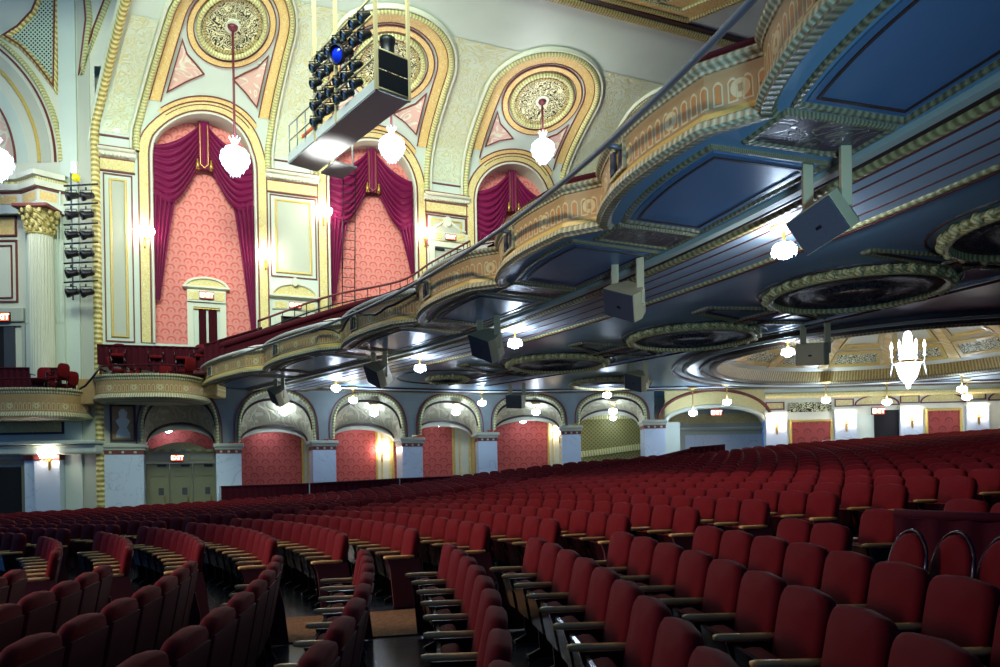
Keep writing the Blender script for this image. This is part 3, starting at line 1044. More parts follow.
# stage-side lower wall: cornice, blue-lit pilaster, dark doorway
mb = MB(); mb.box((-19.6, BY - 0.3, bpx(0, 451)[1]), (8.0, 0.6, 0.34), 0.06); mb.box((-19.6, BY - 0.4, bpx(0, 447)[1] + 0.1), (8.1, 0.8, 0.14), 0.04); trim(mb, 'cream3')
mb = MB(); mb.plate(Bp, rect(-23, bpx(64, 430)[0], bpx(0, 433.5)[1], bpx(0, 422.5)[1]), 0.06); trim(mb, 'yellow')
mb = MB(); mb.strip(Bp, rect(-23, bpx(64, 430)[0], bpx(0, 434)[1], bpx(0, 422)[1]), FLT(0.08, 0.09), closed=True); trim(mb, 'dkline')
mb = MB()
xa, xb = bpx(41, 480)[0], bpx(66, 480)[0]
mb.box(((xa + xb) / 2, BY - 0.2, -0.75), (xb - xa, 0.4, 3.3)); struct(mb.build('pillar', 'marble'))
mb = MB()
xa2 = bpx(28, 480)[0]
mb.box(((xa + xa2) / 2, BY - 0.1, -0.75), (xa - xa2, 0.2, 3.3)); struct(mb.build('pillar', 'marble'))
mb = MB(); mb.box(((xa + xb) / 2, BY - 0.22, bpx(0, 450.5)[1] - 0.32), (xb - xa + 0.04, 0.44, 0.2)); mb.box(((xa + xa2) / 2, BY - 0.12, bpx(0, 450.5)[1] - 0.32), (xa - xa2 + 0.04, 0.24, 0.2)); trim(mb, 'redline')
mb = MB(); mb.box((bpx(-8, 0)[0], BY - 0.02, -0.95), (1.9, 0.06, 3.2)); trim(mb, 'dark')
mb = MB(); mb.strip(Bp, [(bpx(18, 0)[0], -2.4), (bpx(18, 0)[0], bpx(0, 462)[1]), (-22, bpx(0, 462)[1])], FLT(0.22, 0.12)); trim(mb, 'door')
mb = MB(); mb.plate(Bp, rect(-22, bpx(12, 0)[0], bpx(0, 455)[1], bpx(0, 448.5)[1] - 0.1), 0.06); trim(mb, 'yellow')
# upper left doorway behind the boxes
mb = MB(); mb.box((bpx(-9, 0)[0], BY - 0.02, 5.0), (1.0, 0.06, 3.0)); trim(mb, 'dark')
mb = MB(); mb.box((bpx(-2, 0)[0] + 0.25, BY - 0.03, 5.2), (0.42, 0.07, 2.3)); trim(mb, 'grillblk')
mb = MB(); mb.strip(Bp, [(bpx(19, 0)[0], 3.6), (bpx(19, 0)[0], bpx(0, 325)[1]), (-22, bpx(0, 325)[1])], FLT(0.12, 0.1)); mb.box((bpx(-2, 0)[0], BY - 0.1, bpx(0, 316)[1]), (1.8, 0.2, 0.55), 0.04); trim(mb, 'cream2')

# ------------------------------------------------------------------ balcony: front line, fascia, soffit
GAM = Path([Vector((p.x, p.y)) for p in catmull([(4.3, -7, 0), (4.05, -3, 0), (3.8, 0.6, 0), (3.4, 3.8, 0), (2.7, 7.0, 0), (1.5, 10.5, 0), (0.0, 13.7, 0), (-2.05, 17.2, 0), (-4.4, 20.4, 0), (-7.9, 24.3, 0), (-12.3, 29.3, 0)], 14)])
def brk(px, py):
    r = ray(px, py)
    p = r * (3.7 / r.z)
    return GAM.near(Vector((p.x, p.y)))
b0_ = brk(757, 107) + 0.25
BR = [b0_ - 11.1, b0_ - 7.4, b0_ - 3.7, b0_] + [brk(*p) + 0.1 for p in ((603, 224), (497, 283), (413, 322), (338, 349), (262, 371))] + [GAM.len]
QS, OS, KS = [], [], []
for k in range(len(BR) - 1):
    L_ = BR[k + 1] - BR[k]
    taus = [0.0, 0.05, 0.1, 0.15] + lsp(0.16, 0.9, 18) + [0.92, 0.94, 0.955, 0.97, 0.98, 0.99, 0.997]
    for t in taus:
        if t <= 0.15:
            o_ = 0.42 * t / 0.15
        else:
            u = min(1.0, (t - 0.15) / 0.85)
            o_ = (0.42 + 0.16 * math.sin(PI * u)) * max(0.0, 1 - u ** 3.2) ** 0.55
        QS.append(BR[k] + L_ * t)
        OS.append(o_ - 0.38)
def bulge(q):
    import bisect
    i = bisect.bisect_right(QS, q) - 1
    if i < 0: return 0.0
    if i >= len(QS) - 1: return OS[-1]
    f = (q - QS[i]) / ((QS[i + 1] - QS[i]) or 1)
    return OS[i] + (OS[i + 1] - OS[i]) * f
ZS = 3.86
def Gp(q, o_, z):
    p, n_ = GAM.pos(q), GAM.nor(q)
    return Vector((p.x + n_.x * o_, p.y + n_.y * o_, z))
def Sp(q, back, h=0.0):      # the soffit: back = metres behind the front line, h hangs down
    return Gp(q, -back, ZS - h)
QL = [0.0]
for i in range(1, len(QS)):
    QL.append(QL[-1] + math.hypot(QS[i] - QS[i - 1], OS[i] - OS[i - 1]))
def fascia(name, profile, mat, nm=True):
    mb = MB()
    m = len(profile)
    vl = [0.0]
    for a, b_ in zip(profile, profile[1:]):
        vl.append(vl[-1] + math.hypot(a[0] - b_[0], a[1] - b_[1]))
    idx = list(range(len(QS)))
    mb.grid(lambda i, j: Gp(QS[i], OS[i] + profile[j][0], profile[j][1]), idx, list(range(m)), uvfn=lambda i, j: (QL[i], vl[j]), smooth=False)
    return mb
struct(fascia('f', [(0.02, 3.93), (0.04, 4.38)], 'facade').build('wall_balcony', 'facade'))
trim(fascia('f', [(-0.12, 3.8), (-0.05, 3.72), (0.08, 3.7), (0.09, 3.74)], 0), 'dkgold')
trim(fascia('f', [(0.08, 3.73), (0.14, 3.76), (0.13, 3.83), (0.09, 3.86)], 0), 'facmold')
trim(fascia('f', [(0.09, 3.86), (0.07, 3.92), (0.05, 3.92), (0.04, 3.94), (0.02, 3.945)], 0), 'gold')
trim(fascia('f', [(0.03, 4.37), (0.06, 4.38), (0.07, 4.41), (0.12, 4.44), (0.14, 4.47), (0.12, 4.5)], 0), 'facmold')
trim(fascia('f', [(0.13, 4.5), (0.05, 4.53), (-0.3, 4.55), (-0.32, 4.2)], 0), 'cream')
mb = MB()
ii = [i for i in range(len(QS)) if QS[i] > BR[5]]
mb.grid(lambda i, j: Gp(QS[i], OS[i] + (0.12, 0.14, -0.1, -0.34)[j], (4.49, 4.53, 4.66, 4.76)[j]), ii, [0, 1, 2, 3])
tag(mb.build('ledge_sheet', 'white'), 'pale dust sheet laid over the ledge of the far balcony bays', 'sheet')
# velvet rail on top
mb = fascia('f', [(-0.02, 4.54), (0.0, 4.6), (-0.04, 4.65), (-0.14, 4.66), (-0.18, 4.6), (-0.18, 4.54)], 0)
tag(mb.build('velvet_rail', 'skirt'), 'wine red velvet cushion rail along the balcony front', 'rail')
# pilaster blocks at each break
for k in range(3, len(BR) - 1):
    L_ = BR[k + 1] - BR[k]
    mb = MB()
    q = BR[k] + L_ * 0.66
    for dq in (-0.16, 0.06):
        mb.grid(lambda i, j: Gp(q + dq + (0, 0, 0.1, 0.1)[i], bulge(q) + (0.0, 0.07, 0.07, 0.0)[i], (4.03, 4.32)[j]), [0, 1, 2, 3], [0, 1], smooth=False)
    trim(mb, 'grillblk')
    mb = MB(); mb.strip(lambda u, v, h: Gp(u, bulge(u) + 0.035 + h, v), rect(q - 0.24, q + 0.24, 4.0, 4.34, 3), FLT(0.04, 0.04), closed=True); trim(mb, 'facmold')

# soffit sheet from the front line to the arcade, with the oval dome cut out of it
DC, DRX, DRY = Vector((14.0, 25.4)), 6.0, 6.1
dome_loop = [(DC.x + DRX * math.cos(2 * PI * i / 64), DC.y + DRY * math.sin(2 * PI * i / 64)) for i in range(64)]
fr = []
for q in lsp(0, GAM.len, 70):
    p = Gp(q, -2.3, 0)
    fr.append((p.x, p.y))
ba = []
for q in lsp(PQ[0] - 0.6, AP.len, 70):
    p = Ap(q, 0, 0.0)
    ba.append((p.x, p.y))
outer = fr + ba + [(32, -7)]
mb = MB(); sheet(mb, lambda x, y, h: Vector((x, y, ZS + 0.02)), outer, [dome_loop], 1.5); struct(mb.build('ceiling_soffit', 'soffit'))
mb = MB(); mb.grid(lambda i, j: Gp(QS[i], (OS[i] - 0.05) if j == 0 else -2.5, ZS - 0.02), list(range(len(QS))), [0, 1], smooth=False); struct(mb.build('ceiling_soffit_front', 'soffit'))
for k in range(0, len(BR) - 1):
    b_, L_ = BR[k], BR[k + 1] - BR[k]
    # large bowed panel
    def loop(m_):
        qa, qb = b_ + 0.27 * L_ + m_, b_ + 0.97 * L_ - m_
        out = [(q, 0.4 + m_ - 0.8 * bulge(q)) for q in lsp(qa, qb, 12)]
        return out + [(qb, 2.02 - m_), (qa, 2.02 - m_)]
    mb = MB(); mb.plate(Sp, loop(0.1)[::-1], 0.045, 4); trim(mb, 'soffit2')
    mb = MB(); mb.strip(Sp, loop(0.0), RND(0.1, 0.06), closed=True); trim(mb, 'dkgold')
    mb = MB(); mb.strip(Sp, loop(0.2), FLT(0.035, 0.06), closed=True); trim(mb, 'dkline')
    lp2 = rect(b_ + 0.01 * L_, b_ + 0.2 * L_, 0.62, 2.02)
    mb = MB(); mb.plate(Sp, lp2[::-1], 0.045, 2); trim(mb, 'soffitrelief')
    mb = MB(); mb.strip(Sp, lp2, RND(0.1, 0.07), closed=True); trim(mb, 'dkgold')
# running mouldings behind the panels
QQ = lsp(0.2, GAM.len - 0.1, 90)
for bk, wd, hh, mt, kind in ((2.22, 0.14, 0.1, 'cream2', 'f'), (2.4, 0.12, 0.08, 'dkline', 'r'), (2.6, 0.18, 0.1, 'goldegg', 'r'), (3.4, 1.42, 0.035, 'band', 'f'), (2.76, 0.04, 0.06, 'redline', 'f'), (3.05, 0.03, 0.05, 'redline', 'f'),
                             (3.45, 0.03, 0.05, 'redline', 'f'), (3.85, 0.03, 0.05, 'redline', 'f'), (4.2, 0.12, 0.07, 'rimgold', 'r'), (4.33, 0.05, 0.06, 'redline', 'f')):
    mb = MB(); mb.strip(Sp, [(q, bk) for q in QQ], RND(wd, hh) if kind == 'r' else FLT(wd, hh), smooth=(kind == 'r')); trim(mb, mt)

# mezzanine deck behind the front, up to the side wall
mb = MB()
def deck(a, b_):
    q = GAM.len * (1 - a)
    f = Gp(q, -0.3, 4.1)
    s = -3.9 + 33 * a
    wz = 4.35 + max(0.0, s + 1.5) * 0.36
    r = Wf(s, wz, 0.02)
    return f.lerp(r, b_)
mb.grid(deck, lsp(0, 1, 30), lsp(0, 1, 4), smooth=False); struct(mb.build('floor_mezzanine', 'seatback'))

# ------------------------------------------------------------------ rosettes under the balcony
def rosette(name, c, r, label, teeth=True):
    t = thing(name, label, 'ceiling rosette', (c[0], c[1], ZS), group='gilt rosettes under the balcony')
    mb = MB()
    mb.lathe([(r * 0.92, 0.0), (r * 0.91, -0.14), (r * 0.94, -0.17), (r * 0.97, -0.15), (r, -0.06), (r, 0.0)], 64)
    rim = mb.build('rim', 'rimgold', t)
    mb = MB()
    nt = max(20, int(2 * PI * r / 0.24))
    mb.tube([(r * math.cos(2 * PI * i / 48), r * math.sin(2 * PI * i / 48), -0.06) for i in range(48)], 0.04, 6, closed=True)
    for i in range(nt):
        a = 2 * PI * i / nt
        mb.ball((r * 1.0 * math.cos(a), r * 1.0 * math.sin(a), -0.06), 0.07 if i % 2 else 0.1, 7, 4, 1.2)
    mb.build('leaf_border', 'rimgold', t)
    mb = MB()
    mb.lathe([(0.0, -0.1), (r * 0.3, -0.1), (r * 0.34, -0.15), (r * 0.38, -0.09), (r * 0.7, -0.07), (r * 0.74, -0.12), (r * 0.8, -0.1), (r * 0.92, -0.05)], 48)
    mb.build('relief_disc', 'rosette', t)
    return t
rosette('ceiling_rosette', (7.7, 15.45), 1.82, 'large round dark rosette with gilt leaf rim right of the second speaker')
rosette('ceiling_rosette', (5.55, 20.5), 1.78, 'round dark rosette with gilt leaf rim, middle one of the row')
rosette('ceiling_rosette', (2.04, 24.85), 1.72, 'round dark rosette with gilt leaf rim above the third damask bay')
rosette('ceiling_rosette', (-2.0, 28.3), 0.8, 'small gilt rimmed rosette farthest along the soffit')
rosette('ceiling_rosette', (9.1, 11.4), 1.75, 'gilt rimmed rosette cut off by the photo edge under the balcony')
rosette('ceiling_rosette', (4.75, 30.6), 1.7, 'gilt rimmed rosette in the far cove before the checked grille bay')
# raised coffer lines between the rosettes
def pan(poly, mt='dkline', w_=0.1, h_=0.1):
    mb = MB(); mb.strip(lambda x, y, h: Vector((x, y, ZS + 0.02 - h)), poly, RND(w_, h_), closed=True); trim(mb, mt)
RC = [(10.3, 7.6), (9.1, 11.4), (7.7, 15.45), (5.55, 20.5), (2.04, 24.85), (-2.0, 28.3)]
for i in range(len(RC) - 1):
    a, b_ = Vector(RC[i]), Vector(RC[i + 1])
    m_ = (a + b_) / 2
    d = (b_ - a).normalized()
    n_ = Vector((-d.y, d.x))
    hl = max(0.25, (b_ - a).length / 2 - 1.95)
    pan([tuple(m_ + d * x + n_ * y) for x, y in ((-hl * 0.35, -1.9), (hl * 0.35, -1.9), (hl, 0), (hl * 0.35, 1.9), (-hl * 0.35, 1.9), (-hl, 0))], 'dkgold', 0.09, 0.06)
    pan([tuple(m_ + d * x + n_ * y) for x, y in ((-hl * 0.2, -1.6), (hl * 0.2, -1.6), (hl * 0.7, 0), (hl * 0.2, 1.6), (-hl * 0.2, 1.6), (-hl * 0.7, 0))], 'dkline', 0.05, 0.04)
    pan([tuple(b_ + Vector((1.98 * math.cos(t), 1.98 * math.sin(t)))) for t in lsp(0, 2 * PI, 41)[:-1]], 'dkline', 0.05, 0.04)
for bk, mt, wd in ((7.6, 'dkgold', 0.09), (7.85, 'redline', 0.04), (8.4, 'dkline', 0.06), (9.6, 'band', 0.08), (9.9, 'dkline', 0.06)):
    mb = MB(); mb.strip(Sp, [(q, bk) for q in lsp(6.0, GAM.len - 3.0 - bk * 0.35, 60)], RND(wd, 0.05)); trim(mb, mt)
# straight bands in front of arcade
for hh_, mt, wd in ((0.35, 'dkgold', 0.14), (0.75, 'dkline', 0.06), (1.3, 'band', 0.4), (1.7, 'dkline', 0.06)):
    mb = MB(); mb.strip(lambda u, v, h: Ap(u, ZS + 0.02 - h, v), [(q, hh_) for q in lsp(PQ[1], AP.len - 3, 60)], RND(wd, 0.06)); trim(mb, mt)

# ------------------------------------------------------------------ shallow oval dome
def ell(k, z):
    return [Vector((DC.x + DRX * k * math.cos(2 * PI * i / 64), DC.y + DRY * k * math.sin(2 * PI * i / 64), z)) for i in range(64)]
def Dp(a, k, h=0.0):
    # a angle, k 1..0 up the cap
    z = ZS + 0.4 + 1.9 * (1 - k ** 2.0)
    return Vector((DC.x + DRX * (0.97 * k) * math.cos(a), DC.y + DRY * (0.97 * k) * math.sin(a), z - h))
AA = lsp(0, 2 * PI, 97)
mb = MB(); mb.grid(lambda a, k: Dp(a, k), AA, lsp(1.0, 0.02, 14), uvfn=lambda a, k: (a * 5, k * 5)); struct(mb.build('ceiling_dome', 'cream'))
mb = MB(); mb.grid(lambda a, j: Vector((DC.x + (DRX, DRX * 0.985, DRX * 0.97)[j] * math.cos(a), DC.y + (DRY, DRY * 0.985, DRY * 0.97)[j] * math.sin(a), (ZS, ZS + 0.2, ZS + 0.42)[j])), AA, [0, 1, 2], uvfn=lambda a, j: (a * 6, j * 0.2)); trim(mb, 'goldegg')
for kk, mt, wd in ((1.03, 'dkgold', 0.24), (1.1, 'dkline', 0.1), (1.2, 'cream2', 0.14), (1.27, 'dkline', 0.08)):
    mb = MB(); mb.strip(lambda x, y, h: Vector((x, y, ZS + 0.02 - h)), [(p.x, p.y) for p in ell(kk, 0)], RND(wd, 0.12), closed=True); trim(mb, mt)
NR = 14
for i in range(NR):
    a = 2 * PI * (i + 0.5) / NR
    da = 2 * PI / NR
    mb = MB(); mb.strip(Dp, [(a, k) for k in lsp(0.97, 0.3, 10)], [(-0.035, 0), (-0.035, 0.05), (0.035, 0.05), (0.035, 0)]); trim(mb, 'yellow')
    mb = MB()
    mb.strip(Dp, [(a + da * 0.14, 0.76), (a + da * 0.86, 0.76), (a + da * 0.82, 0.4), (a + da * 0.18, 0.4)], [(-0.018, 0), (-0.018, 0.05), (0.018, 0.05), (0.018, 0)], closed=True)
    mb.strip(Dp, [(a + da * 0.12, 0.94), (a + da * 0.5, 0.94), (a + da * 0.88, 0.94), (a + da * 0.88, 0.82), (a + da * 0.5, 0.82), (a + da * 0.12, 0.82)], [(-0.014, 0), (-0.014, 0.05), (0.014, 0.05), (0.014, 0)], closed=True)
    trim(mb, 'gold')
    mb = MB(); mb.grid(lambda x, k: Dp(a + da * x, k, 0.03), lsp(0.15, 0.85, 6), [0.93, 0.83], uvfn=lambda x, k: (x * 2.4, k * 6)); trim(mb, 'grille')

# ------------------------------------------------------------------ back wall of the orchestra
BQ = [AP.near(Vector(p)) for p in ((13.15, 34.3), (16.4, 34.2), (19.4, 34.0), (22.4, 33.8), (25.5, 33.5))]
q_end = AP.len
mb = MB()
qA, qB = PQ[6] + HP[6], BQ[0] - 0.5
qm, hw = (qA + qB) / 2, (qB - qA) / 2
zsp, rs = 2.35, 0.75
A = lsp(PI, 0, 25)
mb.grid(lambda i, j: Ap(qm + hw * math.cos(A[i]), (zsp + rs * math.sin(A[i])) if j == 0 else ZC + 0.1, 0), list(range(25)), [0, 1], smooth=False); struct(mb.build('wall_back_arch', 'yellow2'))
mb = MB(); mb.strip(Ap, [(qm + hw * math.cos(a), zsp + rs * math.sin(a)) for a in A], RND(0.22, 0.12), smooth=True); trim(mb, 'cream')
mb = MB(); mb.strip(Ap, [(qm + (hw + 0.3) * math.cos(a), zsp + 0.15 + (rs + 0.62) * math.sin(a)) for a in A], RND(0.14, 0.1)); trim(mb, 'redline')
mb = MB(); mb.grid(lambda i, h: Ap(qm + hw * math.cos(A[i]), zsp + rs * math.sin(A[i]), h), list(range(25)), [0, -0.6], smooth=False); struct(mb.build('wall_back_soffit', 'cream2'))
mb = MB(); mb.grid(lambda q, z: Ap(q, z, -3.2), lsp(qA - 1, qB + 1, 4), [-0.3, 4], smooth=False); struct(mb.build('wall_foyer', 'cream2'))
mb = MB(); mb.strip(lambda u, v, h: Ap(u, v, -3.2 + h), [(qA - 1, 2.75), (qB + 1, 2.75)], FLT(0.5, 0.06)); trim(mb, 'yellow')
mb = MB(); mb.strip(lambda u, v, h: Ap(u, v, -3.2 + h), [(qm - 0.6, 1.35), (qB + 1, 1.35)], FLT(1.1, 0.05)); trim(mb, 'marble')
mb = MB(); mb.strip(lambda u, v, h: Ap(u, v, -3.2 + h), [(qA - 1, 2.2), (qB + 1, 2.2)], RND(0.2, 0.2)); trim(mb, 'cream')
# jamb of the passage
mb = MB(); ext_box(qA - 0.1, qA + 0.75, -0.5, 2.38, -0.6, -0.2, mb); struct(mb.build('pillar', 'cream3'))
# plain back wall right of the passage
mb = MB(); mb.grid(lambda q, z: Ap(q, z, 0), lsp(BQ[0] - 0.5, q_end, 20), [-0.4, ZC + 0.1], smooth=False); struct(mb.build('wall_back', 'cream'))
for k, q in enumerate(BQ):
    top = 2.6 + 0.09 * k
    mb = MB(); ext_box(q - 0.5, q + 0.5, -0.3, top, -0.1, 0.16, mb); struct(mb.build('pillar', 'marble'))
    mb = MB(); ext_box(q - 0.56, q + 0.56, top, top + 0.14, -0.1, 0.24, mb); trim(mb, 'cream')
    mb = MB(); mb.strip(Ap, rect(q - 0.42, q + 0.42, top + 0.3, top + 0.62), FLT(0.05, 0.04), closed=True); trim(mb, 'redline')
    mb = MB(); mb.plate(Ap, rect(q - 0.38, q + 0.38, top + 0.34, top + 0.58), 0.02); trim(mb, 'yellow2')
def wall_panel(qa, qb, z0, z1, mt):
    mb = MB(); mb.grid(lambda q, z: Ap(q, z, 0.03), lsp(qa, qb, 4), [z0, z1], smooth=False); trim(mb, mt)
    mb = MB(); mb.strip(Ap, rect(qa, qb, z0, z1, 2), RND(0.13, 0.09), closed=True); trim(mb, 'gold')
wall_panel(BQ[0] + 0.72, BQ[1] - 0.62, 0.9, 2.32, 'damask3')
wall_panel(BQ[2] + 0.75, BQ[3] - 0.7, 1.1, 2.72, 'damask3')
mb = MB(); mb.plate(Ap, rect(BQ[0] + 0.6, BQ[1] - 0.6, 2.75, 3.2), 0.03); trim(mb, 'grille')
for i in (1, 2, 3):
    qc = (BQ[i] + BQ[i + 1]) / 2
    mb = MB(); mb.strip(Ap, [(qc + 1.0 * math.cos(a), 2.98 + 0.05 * i + 0.42 * math.sin(a)) for a in lsp(0, PI, 15)] , FLT(0.06, 0.05)); mb.strip(Ap, [(qc - 1.05, 2.96 + 0.05 * i), (qc + 1.05, 2.96 + 0.05 * i)], FLT(0.06, 0.05)); trim(mb, 'redline')
    mb = MB(); mb.plate(Ap, [(qc + 0.9 * math.cos(a), 3.02 + 0.05 * i + 0.34 * math.sin(a)) for a in lsp(0, PI, 15)], 0.02); trim(mb, 'yellow2')
# doorway with dark curtains
qa, qb = BQ[1] + 1.35, BQ[2] - 0.52
mb = MB(); mb.grid(lambda q, z: Ap(q, z, 0.04), [qa, qb], [0.2, 2.75], smooth=False); trim(mb, 'dark')
mb = MB(); ext_box(BQ[1] + 0.5, BQ[1] + 1.3, 0.2, 2.6, 0.0, 0.05, mb); trim(mb, 'cream3')
# pale cornice band above the pilasters
mb = MB(); mb.strip(Ap, [(q, 3.55) for q in lsp(BQ[0] - 0.5, q_end, 16)], RND(0.3, 0.16)); trim(mb, 'yellow2')

# ------------------------------------------------------------------ lamps
def proj(P):
    P = Vector(P)
    return (500 + FPX * P.dot(RV) / P.y, 475 - FPX * P.dot(UV_) / P.y)

def chandelier(P, z, sc, label, top):
    t = thing('chandelier', label, 'chandelier', (P.x, P.y, z), group='crystal chandeliers along the side wall')
    mb = MB(); mb.tube([(0, 0, top - z), (0, 0, 0.8 * sc)], 0.045, 8); mb.build('rod', 'rod', t)
    mb = MB(); mb.lathe([(0.02, 0), (0.2, -0.02), (0.16, -0.12), (0.05, -0.2), (0.02, -0.2)], 14, (0, 0, top - z)); mb.build('canopy', 'rod', t)
    mb = MB()
    mb.lathe([(0.0, -0.8), (0.1, -0.72), (0.3, -0.5), (0.5, -0.2), (0.52, 0.05), (0.42, 0.3), (0.2, 0.42), (0.1, 0.5), (0.1, 0.75)], 20)
    for v in mb.v: v *= sc
    mb.build('crystal_body', 'glowbig', t)
    mb = MB()
    rr = random.Random(3)
    for k in range(5):
        r = (0.56, 0.6, 0.52, 0.38, 0.2)[k]
        zz = (0.12, -0.1, -0.32, -0.52, -0.74)[k]
        n = int(r * 40)
        mb.tube([(r * math.cos(2 * PI * i / 24), r * math.sin(2 * PI * i / 24), zz) for i in range(24)], 0.02, 4, closed=True)
        for i in range(n):
            a = 2 * PI * i / n
            mb.lathe([(0, 0.07), (0.028, 0.0), (0, -0.1)], 4, (r * math.cos(a), r * math.sin(a), zz + rr.uniform(-0.03, 0.03)), smooth=False)
    for i in range(6):
        a = 2 * PI * i / 6
        mb.tube([(r_ * math.cos(a), r_ * math.sin(a), z_) for r_, z_ in ((0.08, 0.5), (0.45, 0.3), (0.56, 0.12), (0.6, -0.1), (0.52, -0.32), (0.38, -0.52), (0.2, -0.74))], 0.012, 4)
    for i in range(8):
        a = 2 * PI * i / 8
        mb.tube([(0.08 * math.cos(a), 0.08 * math.sin(a), 0.5), (0.16 * math.cos(a), 0.16 * math.sin(a), 0.7), (0.24 * math.cos(a), 0.24 * math.sin(a), 0.82)], 0.02, 4)
    for v in mb.v: v *= sc
    mb.build('crystal_fringe', 'crystal', t)
    point('chandelier_light', (P.x + 0.3, P.y - 1.0, z - 0.2), 300, (0.94, 0.96, 1.0), 0.4)
    return t
for ai, (py, lab) in enumerate(((157, 'lit crystal chandelier on a maroon rod before the tallest curtained arch'), (145, 'lit crystal chandelier hanging just below the lighting bridge'), (148, 'lit crystal chandelier before the curtained arch nearest the balcony front'))):
    P = Wp(ARCHES[ai], TC[ARCHES[ai]], 0.05)
    px = proj((P.x, P.y, 14))[0]
    chandelier(P, ray(px, py).z * P.y, 0.88, lab, P.z)
P = at(-5, 160, 26.0)
chandelier(P, P.z, 0.98, 'lit crystal chandelier at the left edge by the blind arch', 18.0)

# the big chandelier in the dome
P = at(908, 362, 25.0)
t = thing('dome_chandelier', 'large bright crystal chandelier with candle arms hanging in the oval dome', 'chandelier', P)
mb = MB(); mb.lathe([(0.03, 2.86), (0.1, 1.25), (0.22, 1.1), (0.28, 0.7), (0.42, 0.2), (0.6, -0.02)], 20); mb.build('crystal_strands', 'glowbig', t)
mb = MB(); mb.lathe([(0.66, 0.02), (0.68, -0.06), (0.6, -0.3), (0.46, -0.62), (0.2, -0.86), (0.12, -0.9), (0.12, -1.02), (0.02, -1.08)], 24); mb.build('crystal_basket', 'glowbig', t)
mb = MB(); mb.lathe([(0.64, 0.04), (0.7, 0.06), (0.72, 0.0), (0.68, -0.05)], 24); mb.build('ring', 'brass', t)
for i in range(6):
    a = 2 * PI * (i + 0.5) / 6
    c_, s_ = math.cos(a), math.sin(a)
    mb = MB(); mb.tube([(0.6 * c_, 0.6 * s_, 0), (0.75 * c_, 0.75 * s_, -0.08), (0.86 * c_, 0.86 * s_, 0.05), (0.86 * c_, 0.86 * s_, 0.2)], 0.03, 6); mb.lathe([(0.0, 0.0), (0.09, 0.03), (0.1, 0.07)], 10, (0.86 * c_, 0.86 * s_, 0.2))
    ar = mb.build('arm', 'crystal', t)
    mb = MB(); mb.lathe([(0.03, 0.24), (0.05, 0.5), (0.085, 0.62), (0.07, 0.74), (0.0, 0.86)], 8, (0.86 * c_, 0.86 * s_, 0)); mb.build('candle_bulb', 'glowbig', ar)
    mb = MB()
    for k in range(3):
        mb.lathe([(0, 0.12), (0.035, 0.0), (0, -0.16)], 4, ((0.84 + 0.04 * k) * c_, (0.84 + 0.04 * k) * s_, -0.15 - 0.13 * k), smooth=False)
    mb.build('crystal_pendant', 'crystal', ar)
for o in [t] + list(t.children):
    pass
t.scale = (0.58, 0.58, 0.86)
point('dome_light', (P.x, P.y - 0.2, P.z + 1.3), 260, (1, 0.9, 0.72), 0.3)

def dome_lamp(P, top, label, r=0.19, cat='ceiling lamp', group='crystal lamps under the balcony', bulb='bulb'):
    t = thing('ceiling_lamp', label, cat, P, group=group)
    h = max(0.12, top - P.z)
    mb = MB(); mb.lathe([(0.0, h - 0.02), (0.2, h - 0.02), (0.22, h - 0.04), (0.2, h - 0.06), (0.08, h - 0.07), (0.05, h - 0.12), (0.0, h - 0.12)], 20); mb.build('ceiling_plate', 'gold', t)
    mb = MB(); mb.tube([(0, 0, h - 0.1), (0, 0, 0.08)], 0.025, 6); mb.build('stem', 'brass', t)
    mb = MB(); mb.lathe([(0.0, -r * 0.85), (r * 0.45, -r * 0.75), (r * 0.9, -r * 0.25), (r, r * 0.3), (r * 0.85, r * 0.5), (0, r * 0.5)], 16); mb.build('crystal_bowl', bulb, t)
    mb = MB()
    mb.tube([(r * 1.06 * math.cos(2 * PI * i / 16), r * 1.06 * math.sin(2 * PI * i / 16), 0.0) for i in range(16)], 0.012, 4, closed=True)
    for i in range(12):
        a = 2 * PI * i / 12
        mb.lathe([(0, 0.05), (0.02, 0), (0, -0.08)], 4, (r * 1.08 * math.cos(a), r * 1.08 * math.sin(a), -0.02), smooth=False)
    mb.build('crystal_fringe', 'crystal', t)
    return t
def onz(px, py, z):
    r = ray(px, py)
    return r * (z / r.z)
LAMPS = [(784, 250, 3.46, None, 'crystal ceiling lamp beside the largest hanging speaker'),
         (515, 343, 3.46, None, 'crystal ceiling lamp beside the pale end of the hanging speaker third from right'),
         (420, 368, 3.46, None, 'crystal ceiling lamp right of the blue faced speaker at mid balcony'),
         (336, 388, 3.46, None, 'crystal ceiling lamp left of the blue faced speaker at mid balcony'),
         (353, 400, None, 30.6, 'small crystal lamp above the pier between first and second damask bays'),
         (482, 403, None, 32.8, 'small crystal lamp above the pier between third and fourth damask bays'),
         (607, 395, None, 31.6, 'crystal lamp in the far cove topmost above the grille bay'),
         (693, 413, None, 32.9, 'crystal lamp at the start of the wide passage arch'),
         (727, 402, None, 31.8, 'crystal lamp above the exit sign of the wide passage arch'),
         (788, 352, 3.46, None, 'crystal ceiling lamp left of the pale speaker by the dome'),
         (826, 400, None, 31.5, 'crystal lamp above the first dark red panel of the back wall'),
         (887, 402, None, 31.8, 'crystal lamp above the curtained doorway of the back wall'),
         (962, 389, None, 29.5, 'upper one of two crystal lamps close together at far right'),
         (967, 397, None, 31.5, 'lower one of two crystal lamps close together at far right')]
for (px, py, z, Y, lab) in LAMPS:
    P = onz(px, py, z) if z else at(px, py, Y)
    dome_lamp(P, ZS, lab, 0.17)
